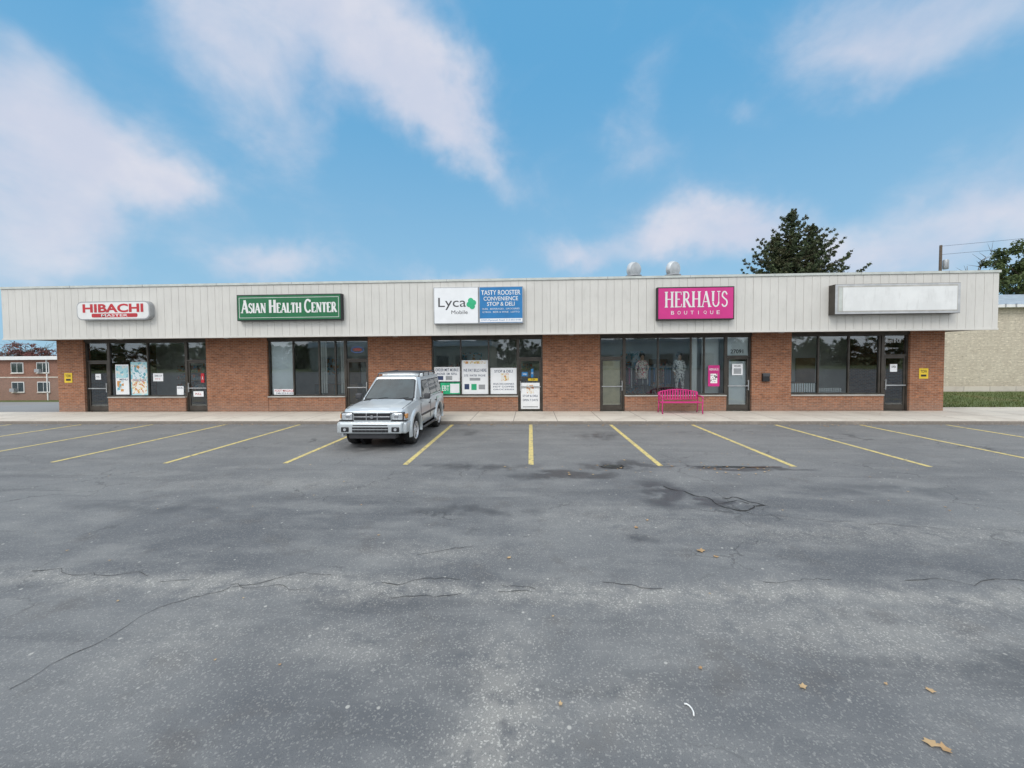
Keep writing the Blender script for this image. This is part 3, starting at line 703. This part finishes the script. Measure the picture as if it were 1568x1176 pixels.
for s in (1,-1):
    for nm,(y0,y1,ty0,ty1,a,b) in {'front':(-.62,.4,-.22,.4,.10,.93),'rear':(.4,1.95,.4,1.86,.04,.50),'quarter':(.4,1.95,.4,1.86,.58,.93)}.items():
        q=[(s*.815 if y0<0 else s*.82,y0,ZB),(s*.82,y1,ZB),(s*.71,ty1,ZR),(s*.69 if ty0<0 else s*.71,ty0,ZR)]
        pane('seal_'+nm,*q,a-.02,b+.02,.06,.92,.004*s,'black'); pane('window_'+nm,*q,a,b,.09,.88,.008*s)
pane('rear_window',(.72,2.12,ZB),(-.72,2.12,ZB),(-.62,2.0,ZR),(.62,2.0,ZR),.08,.92,.1,.85,.006)
cbox('raised_roof',-.58,.58,.45,1.85,1.74,1.835,'silver',.035,4)
for s in (-1,1):
    tube('rack_rail',[T((s*.63,-.18,1.77)),T((s*.63,-.1,1.85)),T((s*.63,0,1.87)),T((s*.63,1.55,1.90)),T((s*.63,1.7,1.88)),T((s*.63,1.76,1.79))],.018,'dgrey',car)
    for yy in (.35,.95): tube('rack_foot',[T((s*.63,yy,1.72)),T((s*.63,yy,1.88))],.016,'dgrey',car)
for yy in (.05,.55,1.05,1.55): tube('rack_crossbar',[T((-.63,yy,1.88)),T((.63,yy,1.88))],.014,'dgrey',car)
tube('rack_front_bar',[T((-.63,-.1,1.85)),T((-.4,-.14,1.86)),T((.4,-.14,1.86)),T((.63,-.1,1.85))],.018,'grey',car)
cbox('rack_air_dam',-.5,.5,-.15,-.13,1.775,1.83,'silver',.01)
tube('hood_seam_l',[T((-.72,-1.0,1.148)),T((-.74,-1.6,1.085)),T((-.72,-2.0,1.02))],.006,'black',car,5)
tube('hood_seam_r',[T((.72,-1.0,1.148)),T((.74,-1.6,1.085)),T((.72,-2.0,1.02))],.006,'black',car,5)
hb=[(-.42,-2.05),(.42,-2.05),(.52,-1.05),(-.52,-1.05)]
v=[T((a,b,z)) for (a,b),z in zip(hb,(1.01,1.01,1.14,1.14))]+[T((a*.86,b*.98,z)) for (a,b),z in zip(hb,(1.045,1.045,1.175,1.175))]
o=mesh('hood_bulge',v,[(0,1,5,4),(1,2,6,5),(2,3,7,6),(3,0,4,7),(4,5,6,7)],'silver',car); md=o.modifiers.new('b','BEVEL'); md.width=.025; md.segments=3; md.angle_limit=rad(10)
cbox('cowl',-.70,.70,-1.06,-.96,1.125,1.16,'black',.01)
for a in (-.5,.1): tube('wiper',[T((a,-1.0,1.16)),T((a+.45,-.93,1.205))],.008,'black',car,5)
cbox('grille_recess',-.47,.47,-2.19,-2.1,.75,.93,'black',.012)
cbox('grille_bar_top',-.48,.48,-2.205,-2.12,.923,.957,'silver',.01)
cbox('grille_bar_mid',-.46,.46,-2.20,-2.17,.825,.85,'chrome',.004)
for s in (-1,1):
    cbox('grille_post',s*.14-.012,s*.14+.012,-2.203,-2.17,.755,.925,'chrome',.004)
    cbox('headlamp_bezel',s*.49,s*.80,-2.175,-2.02,.745,.945,'dgrey',.015)
    cbox('headlamp',s*.50,s*.785,-2.185,-2.03,.76,.93,'lamp',.03,4)
    lathe('headlamp_bulb',[(.055,-.002),(.06,.0),(.02,.002)],T((s*.62,-2.188,.845)),'y','chrome',car,20)
    cbox('corner_lamp',s*.79,s*.868,-2.10,-1.96,.78,.90,'amber',.02,3)
    cbox('fog_lamp_recess',s*.54,s*.74,-2.335,-2.28,.475,.60,'black',.02,3)
    lathe('fog_lamp',[(.035,-.01),(.038,0)],T((s*.64,-2.335,.537)),'y','lamp',car,16)
    cbox('bumper_corner',s*.70,s*.895,-2.24,-1.80,.42,.70,'silver',.05,4)
    cbox('bumper_gap',s*.48,s*.86,-2.172,-2.0,.722,.747,'black')
lathe('badge',[(.045,-.012),(.05,0)],T((0,-2.20,.838)),'y','chrome',car,20)
cbox('bumper',-.80,.80,-2.32,-2.02,.43,.705,'silver',.045,4)
cbox('bumper_step',-.83,.83,-2.28,-2.05,.67,.72,'silver',.012)
cbox('intake',-.46,.46,-2.328,-2.25,.465,.60,'black',.012)
for i in range(-4,5): cbox('intake_rib',i*.1-.006,i*.1+.006,-2.331,-2.27,.47,.595,'dgrey')
cbox('intake_bar',-.45,.45,-2.3335,-2.27,.532,.545,'silver')
cbox('upper_slot',-.44,.44,-2.324,-2.29,.628,.652,'black')
cbox('valance',-.60,.60,-2.20,-1.95,.28,.44,'dgrey',.03,3)
cbox('rear_bumper',-.86,.86,1.98,2.28,.45,.68,'dgrey',.04,3)
for s in (-1,1):
    cbox('tail_lamp',s*.74,s*.84,2.08,2.16,.80,1.12,'red',.01)
    for wy in (-1.4,1.25):
        v=[];f=[];K=26
        for i in range(K+1):
            a=rad(-14+208*i/K)
            for r,xo in ((.435,.84),(.435,.925),(.455,.94),(.52,.925),(.545,.87)):
                v.append(T((s*xo,wy+r*math.cos(a),.40+r*math.sin(a))))
        for i in range(K):
            for j in range(4):
                q=(i*5+j,i*5+j+1,(i+1)*5+j+1,(i+1)*5+j); f.append(q if s<0 else q[::-1])
        mesh('fender_flare',v,f,'silver',car,True)
        lathe('wheel_well',[(.436,s*.43),(.436,s*.50)],T((0,wy,.40)),'x','black',car,32)
        c=T((s*.77,wy,.365))
        pr=[(.20,-.12),(.30,-.125),(.345,-.115),(.362,-.08),(.365,0),(.362,.08),(.345,.115),(.30,.125),(.235,.12),(.225,.10)]
        lathe('tyre',[(r,t*s) for r,t in pr],c,'x','rubber',car,40,caps=False)
        lathe('rim_barrel',[(r,t*s) for r,t in ((.228,.118),(.21,.10),(.205,.03),(.06,.04),(.0001,.04))],c,'x','dgrey',car,32,caps=False)
        v=[];f=[]
        for i in range(6):
            a=i*math.pi/3
            for r,w,xo in ((.04,.045,.095),(.215,.032,.108)):
                for d in (-1,1):
                    for dd in (0,-.03):
                        v.append((c[0]+s*(xo+dd),c[1]+r*math.cos(a)-d*w*math.sin(a),c[2]+r*math.sin(a)+d*w*math.cos(a)))
            k=i*8; f+=[(k,k+2,k+6,k+4),(k+1,k+5,k+7,k+3),(k,k+4,k+5,k+1),(k+2,k+3,k+7,k+6),(k,k+1,k+3,k+2),(k+4,k+6,k+7,k+5)]
        mesh('rim_spokes',v,f,'alloy',car)
        lathe('rim_lip',[(.198,s*.09),(.226,s*.127),(.24,s*.122)],c,'x','alloy',car,32,caps=False)
        lathe('hub',[(.06,s*.07),(.055,s*.115),(.02,s*.12)],c,'x','alloy',car,20)
    tube('side_step',[T((s*.86,-.90,.36)),T((s*.93,-.75,.34)),T((s*.93,.65,.34)),T((s*.86,.78,.36))],.035,'dgrey',car)
    for yy in (-.86,.20,1.0): cbox('door_seam',s*.8775,s*.8885,yy-.004,yy+.004,.50,1.04,'black')
    cbox('side_moulding',s*.875,s*.899,-.84,.78,.66,.72,'dgrey',.008)
    for yy in (.02,.80): cbox('door_handle',s*.88,s*.908,yy-.02,yy+.12,.94,.975,'dgrey',.01)
    cbox('mirror',s*.92,s*1.09,-.72,-.58,1.14,1.30,'dgrey',.035,4); cbox('mirror_glass',s*.935,s*1.075,-.58,-.574,1.16,1.28,'chrome'); cbox('mirror_arm',s*.78,s*.94,-.68,-.62,1.14,1.18,'dgrey',.01)
tube('antenna',[T((.78,-1.15,1.04)),T((.80,-1.05,1.7))],.004,'black',car,4)
cbox('underbody',-.6,.6,-1.9,1.9,.26,.36,'black')

# ------------------------------------------------------------------ bench
be=empty('park_bench',(5.77,15.35,.12))
x0,x1=5.02,6.52; zb=.12; yb=15.55
tube('back_frame',[(x0,yb+.03,zb+.45),(x0,yb+.10,zb+.80)]+[(x0+(x1-x0)*t,yb+.11,zb+.80+.10*math.sin(math.pi*t)) for t in np.linspace(.05,.95,12)]+[(x1,yb+.10,zb+.80),(x1,yb+.03,zb+.45)],.022,'bpink',be)
tube('back_lower_rail',[(x0,yb+.05,zb+.52),(x1,yb+.05,zb+.52)],.016,'bpink',be)
for i in range(15):
    t=(i+.5)/15; x=x0+(x1-x0)*t
    boxes('back_slat_%d'%i,[(x-.026,x+.026,yb+.06,yb+.075,zb+.52,zb+.79+.10*math.sin(math.pi*t))],'bpink',be)
for i in range(5): box('seat_slat_%d'%i,x0,x1,yb-.42+i*.09,yb-.35+i*.09,zb+.42,zb+.445,'bpink',be,.006)
for s,x in (('l',x0),('r',x1)):
    tube('front_leg_'+s,[(x,yb-.42,zb),(x,yb-.38,zb+.2),(x,yb-.42,zb+.43),(x,yb-.42,zb+.64)],.022,'bpink',be)
    tube('back_leg_'+s,[(x,yb+.12,zb),(x,yb+.04,zb+.2),(x,yb+.03,zb+.45)],.022,'bpink',be)
    tube('arm_'+s,[(x,yb-.46,zb+.60),(x,yb-.42,zb+.65),(x,yb-.2,zb+.67),(x,yb+.08,zb+.66)],.022,'bpink',be)
    tube('side_rail_'+s,[(x,yb-.42,zb+.42),(x,yb+.03,zb+.42)],.018,'bpink',be)

# ------------------------------------------------------------------ mannequins
def mannequin(x,y,z,top,bot,arm):
    e=empty('mannequin',(x,y,z))
    J={'pel':(0,0,.93,.15),'wa':(0,0,1.08,.12),'ch':(0,-.01,1.30,.155),'nk':(0,0,1.47,.055),'hd0':(0,-.01,1.57,.075),'hd1':(0,-.015,1.66,.09),'hd2':(0,0,1.74,.06),
    'ls':(-.17,0,1.40,.06),'le':(-.25,.02,1.13,.045),'lw':(-.22-arm,-.10,.92,.032),'lh':(-.21-arm,-.14,.84,.03),
    'rs':(.17,0,1.40,.06),'re':(.26,.03,1.14,.045),'rw':(.18,-.14,1.05,.032),'rh':(.12,-.2,1.05,.03),
    'lp':(-.10,0,.86,.10),'lk':(-.11,-.02,.48,.065),'la':(-.12,.02,.08,.04),'lt':(-.12,-.12,.03,.035),
    'rp':(.10,0,.86,.10),'rk':(.12,-.04,.48,.065),'ra':(.14,.0,.08,.04),'rt':(.15,-.14,.03,.035)}
    ks=list(J); E=[('pel','wa'),('wa','ch'),('ch','nk'),('nk','hd0'),('hd0','hd1'),('hd1','hd2'),('ch','ls'),('ls','le'),('le','lw'),('lw','lh'),('ch','rs'),('rs','re'),('re','rw'),('rw','rh'),('pel','lp'),('lp','lk'),('lk','la'),('la','lt'),('pel','rp'),('rp','rk'),('rk','ra'),('ra','rt')]
    me=bpy.data.meshes.new('figure'); me.from_pydata([(x+J[k][0],y+J[k][1],z+J[k][2]) for k in ks],[(ks.index(a),ks.index(b)) for a,b in E],[])
    o=bpy.data.objects.new('figure',me); COL.objects.link(o)
    o.modifiers.new('s','SKIN'); sv=me.skin_vertices[0].data
    for i,k in enumerate(ks): sv[i].radius=(J[k][3]*(1.15 if k in('ch','wa','pel') else 1),J[k][3]*(.75 if k in('ch','wa','pel') else 1)); sv[i].use_root=(k=='pel')
    o.modifiers.new('u','SUBSURF').levels=2
    bpy.context.view_layer.update(); bake(o); par(o,e)
    for m_ in ('skin',top,bot): o.data.materials.append(M[m_])
    for p in o.data.polygons:
        c=p.center; zz=c.z-z
        p.material_index=2 if .08<zz<.80 and abs(c.x-x)<.2 else (1 if .8<=zz<1.46 and not(zz<.98 and abs(c.x-x)>.2) else 0)
        p.use_smooth=True
    lathe('jacket_hem',[(.165,1.1),(.20,.95),(.225,.72)],(x,y,z),'z',top,e,20)
    lathe('hair',[(.085,1.58),(.115,1.66),(.105,1.75),(.05,1.80)],(x,y+.03,z),'z','hair',e,16)
    lathe('nose',[(.014,0),(.004,-.03)],(x,y-.10,z+1.655),'y','skin',e,8)
mannequin(4.62,16.46,.70,'floral1','cloth_dark',.04); mannequin(6.13,16.46,.70,'floral2','floral2',.0)
re_=empty('clothes_rack',(5.4,17.8,.13)); tube('rail',[(4.2,18.0,.13),(4.2,18.0,1.9),(6.9,18.0,1.9),(6.9,18.0,.13)],.02,'alum',re_)
for i in range(26):
    x=4.3+i*.1; box('garment_%d'%i,x,x+.05,17.75,18.2,.9+random.random()*.3,1.82,random.choice(['pink','cloth_dark','floral1','paper','wood','blue']),re_,.015)

# ------------------------------------------------------------------ neighbouring buildings
e=empty('brick_apartment_building',(-60,47,-2.05))
ax0,ax1,ay=-86,-47,42.0; zb=-2.05
box('walls',ax0,ax1,ay,54,zb-.1,2.55,'brick_far',e); box('roof_fascia',ax0-.4,ax1+.4,ay-.4,54.4,2.55,2.95,'white',e)
wf=[];wg=[]
for i in range(12):
    x=ax0+2+i*3.1
    for z in (zb+.9,zb+3.1):
        wf.append((x,x+1.5,ay-.05,ay-.004,z,z+1.2)); wg.append((x+.08,x+.71,ay-.07,ay-.052,z+.08,z+1.12)); wg.append((x+.79,x+1.42,ay-.07,ay-.052,z+.08,z+1.12))
boxes('window_frames',wf,'white',e); boxes('window_glass',wg,'carglass',e)
boxes('sills',[(a-.05,b+.05,ay-.1,ay-.003,z0-.08,z0-.002) for a,b,_,_,z0,_ in wf],'concrete',e)
boxes('downspouts',[(x,x+.1,ay-.1,ay-.005,zb,2.54) for x in (-79.6,-67.2,-54.9)],'white',e)
boxes('band_course',[(ax0-.02,ax1+.02,ay-.03,ay-.002,zb+2.55,zb+2.67)],'concrete',e)
boxes('air_conditioners',[(x+.1,x+.65,ay-.35,ay-.075,z+.08,z+.45) for x,z in ((-74.7,zb+3.1),(-59.2,zb+.9),(-56.1,zb+3.1))],'grey',e)
e=empty('cream_block_building',(40,29,0))
box('walls',19,75,25.5,33,0,5.15,'brick_cream',e)
box('eave',18.6,75.4,25.1,33.4,5.152,5.32,'white',e)
v=[(18.6,25.1,5.322),(75.4,25.1,5.322),(75.4,33.4,5.322),(18.6,33.4,5.322),(18.6,29.2,6.5),(75.4,29.2,6.5)]
mesh('roof',v,[(0,1,5,4),(2,3,4,5),(1,2,5),(3,0,4)],'galv',e)
boxes('roof_seams',[(x,x+.04,25.05,25.1,5.16,5.36) for x in np.arange(19,75,.6)],'grey',e)
boxes('downspouts',[(x,x+.11,25.38,25.495,.1,5.14) for x in (22.5,38.6,52)],'white',e)
boxes('plinth',[(18.98,75.02,25.46,25.498,0,.35)],'concrete',e)
e=empty('added_reflection_shops',(0,-50,0))  # unseen pale shops added behind the camera for a light band in reflections
box('walls',-45,-8,-60,-46,0,4.8,'brick_cream',e); box('band',-45.3,-7.7,-60.3,-45.7,4.8,5.9,'white',e)
box('walls_b',4,40,-62,-48,0,5.2,'fascia',e); box('band_b',3.7,40.3,-62.3,-47.7,5.2,6.0,'grey',e)
boxes('windows',[(x,x+2.6,-45.998,-45.9,.6,3) for x in range(-43,-11,4)]+[(x,x+2.6,-47.998,-47.9,.6,3) for x in range(6,38,4)],'carglass',e)

# ------------------------------------------------------------------ trees
def conifer(name,x,y,H,rmax,leaders,seed,mat,size=.10,dens=1.0,z0=0):
    random.seed(seed); e=empty(name,(x,y,z0)); cl=[]
    for (dx_,top_,slope) in leaders:
        pts=[(x+dx_*min(1,t*2.0)+.1*math.sin(t*7),y,z0+top_*t) for t in np.linspace(0,1,9)]
        tube('trunk',pts,.24,'bark',e,8,.015)
        for q_ in range(8): cl.append((x+dx_+.1*math.sin(7),y,z0+top_-.02-.16*q_,.06+.03*q_,14))
        z=top_-.45
        while z>2:
            dt=top_-z; t=z/top_; cx=x+dx_*min(1,t*2.0)
            rm=min(rmax,.15+slope*dt)
            a0=random.uniform(0,6.28)
            for b in range(6):
                a=a0+b*1.047+random.uniform(-.3,.3); r=rm*random.choice((.5,.7,.85,1.0,1.2))
                P=[]
                for i in range(6):
                    u=i/5; P.append((cx+math.cos(a)*r*u,y+math.sin(a)*r*u,z0+z+r*(.35*u if dt<3 else .05*u)-r*.25*u*(1-u)+.30*r*u**3))
                if dt<9: tube('limb',P,.03,'bark',e,4,.006)
                k=max(3,int(r*5))
                for i in range(k):
                    u=(i+.7)/k*.98; i0=min(4,int(u*5)); ff=u*5-i0
                    p=[P[i0][j]+(P[i0+1][j]-P[i0][j])*ff for j in range(3)]
                    sp_=.07+.11*(1-u)
                    cl.append((p[0]+random.gauss(0,sp_*.5),p[1]+random.gauss(0,sp_),p[2]-random.uniform(0,.16),sp_+.06,int(18*dens)))
            z-=random.uniform(.34,.48)
    leafcloud('foliage',cl,size,mat,e,.9)
    return e
conifer('spruce_tree',23.0,36,15,3.3,[(0,15.2,.70),(1.8,13.9,.6),(-1.3,13.1,.5)],4,'spruce')
def broad(name,x,y,z0,H,R,seed,mat,nc=120,per=90,size=.14,gap=.25,bare=False):
    random.seed(seed); e=empty(name,(x,y,z0)); cl=[]
    tube('trunk',[(x,y,z0),(x+.1,y,z0+H*.2),(x-.1,y,z0+H*.45),(x,y,z0+H*.8)],.05*R+.1,'bark',e,8,.04)
    for i in range(18):
        a=random.uniform(0,6.28); t=random.uniform(.25,.6); r=R*random.uniform(.5,.95); h=H*random.uniform(.15,.38)
        pts=[(x+math.cos(a)*r*u,y+math.sin(a)*r*u,z0+H*t+h*u**.8) for u in (0,.25,.5,.75,1)]
        tube('limb',pts,.09,'bark',e,5,.015)
        for j in range(3 if not bare else 6):
            b=pts[random.choice((2,3,4))]; c=(b[0]+random.gauss(0,.25*R),b[1]+random.gauss(0,.25*R),b[2]+random.uniform(.1,.3)*R)
            tube('twig',[b,c],.025,'bark',e,4,.006)
    for i in range(nc):
        d=Vector((random.gauss(0,1),random.gauss(0,1),random.gauss(0,1))).normalized()*(random.random()**.4)
        rr=1+.5*mnoise.noise((d.x*1.5+seed,d.y*1.5,d.z*1.5))
        cl.append((x+d.x*R*rr,y+d.y*R*rr,z0+H*.62+d.z*H*.36*rr,R*random.uniform(.09,.2),per))
    leafcloud('foliage',cl,size,mat,e,.8); return e
broad('red_maple_tree',-76,56,-2,7.6,3.6,5,'redleaf',70,50,.14,bare=True)
broad('red_maple_tree',-84,60,-2,7.2,4.0,8,'redleaf',50,40,.13,bare=True)
broad('oak_tree',47.0,38.5,0,14.2,4.2,11,'greenleaf',160,110,.13)
broad('birch_tree',43.2,41,0,12.2,2.6,14,'yelleaf',26,40,.12,bare=True)
random.seed(5); cl=[]
def woods(x0,y0,x1,y1,h,n,z=0):
    for i in range(n):
        t=random.random(); hh=h*(.65+.5*abs(mnoise.noise((t*14,n*.1,0)))+.15*random.random())
        cl.append((x0+(x1-x0)*t,y0+(y1-y0)*t+random.gauss(0,3),z+random.random()**.8*hh,random.uniform(1.2,2.2),30))
woods(-140,-70,140,-70,7.5,600); woods(-190,30,-120,150,6,160,-2); woods(-120,150,160,150,9,300,-1); woods(120,20,150,140,9,150)  # first row, behind the camera, is added to darken the window reflections
leafcloud('distant_trees_and_reflection_row',cl,.7,'greenleaf')
e=empty('utility_pole',(44.5,45,0)); tube('pole',[(44.5,45,0),(44.5,45,14.2)],.17,'bark',e,10,.12)
lathe('transformer',[(.22,11.6),(.25,11.7),(.25,12.5),(.2,12.6)],(44.9,44.85,0),'z','grey',e,16)
for dx_,zz in ((0,13.2),(0,14.1)):
    tube('wire',[(44.5+dx_+45*t,45-20*t,zz+2.2*t-2.0*4*t*(1-t)*.35) for t in np.linspace(0,1,14)],.014,'black',e,4)

# ------------------------------------------------------------------ sky
SE,SR=48,205
w=bpy.data.worlds.new('World'); sc.world=w; w.use_nodes=True; n=N(w.node_tree)
bg=w.node_tree.nodes['Background']; bg.inputs[1].default_value=.15
sk=n.new('ShaderNodeTexSky',sky_type='NISHITA'); sk.sun_disc=False; sk.sun_elevation=rad(SE); sk.sun_rotation=rad(SR); sk.air_density=1.0; sk.dust_density=.4; sk.ozone_density=2.0
D=n.new('ShaderNodeTexCoord').outputs['Generated']; X=n.sep(D)
az=n.m('MULTIPLY',n.m('ARCTAN2',X[0],X[1]),57.2958); el=n.m('MULTIPLY',n.m('ARCSINE',X[2]),57.2958)
q1=n.noise(D,3.6,5,.6); q2=n.noise(n.map(D,(1,1,1),(7,3,1)),3.6,5,.6)
az2=n.m('MULTIPLY_ADD',n.m('SUBTRACT',q1,.5),20,az); el2=n.m('MULTIPLY_ADD',n.m('SUBTRACT',q2,.5),13,el)
bl=[(-38,34,7,4.5,.7),(-26,37,9,5,.9),(-16,35,6,4.2,.9),(-10.5,31,4.6,3.8,.85),(-5.5,27,4.0,3.6,.6),(-30,46,18,6,.9),
(-55,18.5,6,4.8,.9),(-47,18.5,5.5,4,.85),(-41,19.0,4.0,2.6,.65),(-51,12.5,5,3.8,.65),(-55,24.5,6,3.5,.5),(-33,27,5,5.5,.42),(-32.5,12,7,2.6,.78),
(7,15.0,6,2.2,.75),(20,16.2,6.5,3.2,.95),(29,14.5,5.5,3.2,.9),(38,11.3,5,2.8,.8),(37.5,33,7,4,.6),(42,28.5,4.5,3.0,.5),(50,30,6,4,.6),(49,13,6,4.5,.85),(28,27.5,3,2,.38),(-12,11.5,9,2.0,.6),(-57,9,6,3.5,.6),(14,30,4,5,.3),(15,25,6,2,.25),(0,22,5,3,.3)]
dsum=None
for a,b,sx_,sy_,wt in bl:
    g=n.m('MULTIPLY',n.gauss(az2,el2,a,b,sx_,sy_),wt); dsum=g if dsum is None else n.m('ADD',dsum,g)
azabs=n.m('ABSOLUTE',az)
cov=n.m('MAXIMUM',n.mr(el,46,62),n.mr(azabs,64,88))
dsum=n.m('ADD',dsum,n.m('MULTIPLY',cov,.75))
fb=n.noise(n.map(D,(1,1,1.5)),5.0,8,.58,.4)
dens=n.m('ADD',dsum,n.m('MULTIPLY',n.m('SUBTRACT',fb,.5),1.0))
mask=n.mr(dens,.04,1.15)
blue=n.mix(n.mr(el,4,38),(1.95,3.6,5.0),(.85,2.75,4.75))
tint=n.mix(.88,sk.outputs[0],blue)
shade=n.mr(n.noise(n.map(D,(1,1,1.4),(2,2,2.1)),4,5,.6),.3,.7)
cc=n.mix(shade,(4.2,4.45,5.3),(5.2,5.15,5.6))
cc=n.mix(n.m('MAXIMUM',n.mr(el,44,66),n.m('MULTIPLY',n.mr(azabs,75,110),.7)),cc,(13.5,13.3,13.0))  # unseen clouds overhead and behind, added extra bright to light the front
n.put(bg.inputs[0],n.mix(n.m('MULTIPLY',mask,.93),tint,cc))

sun=bpy.data.lights.new('sun','SUN'); sun.energy=1.4; sun.angle=rad(22); sun.color=(1,.96,.9)
so=bpy.data.objects.new('sun',sun); COL.objects.link(so)
dr=Vector((math.sin(rad(SR))*math.cos(rad(SE)),math.cos(rad(SR))*math.cos(rad(SE)),math.sin(rad(SE))))
so.rotation_euler=dr.to_track_quat('Z','Y').to_euler(); so.location=dr*50

# ------------------------------------------------------------------ camera
cd=bpy.data.cameras.new('camera'); cd.sensor_width=36; cd.lens=13.776; cd.clip_end=3000; cd.clip_start=.05; cd.shift_y=-.0128
co=bpy.data.objects.new('camera',cd); COL.objects.link(co)
co.matrix_world=Matrix.Translation((0,0,2.28))@Matrix.Rotation(rad(2.7),4,'Z')@Matrix.Rotation(rad(90-1.8),4,'X')@Matrix.Rotation(-.0075,4,'Z')
sc.camera=co
sc.view_settings.view_transform='Standard'; sc.view_settings.look='None'; sc.view_settings.exposure=0
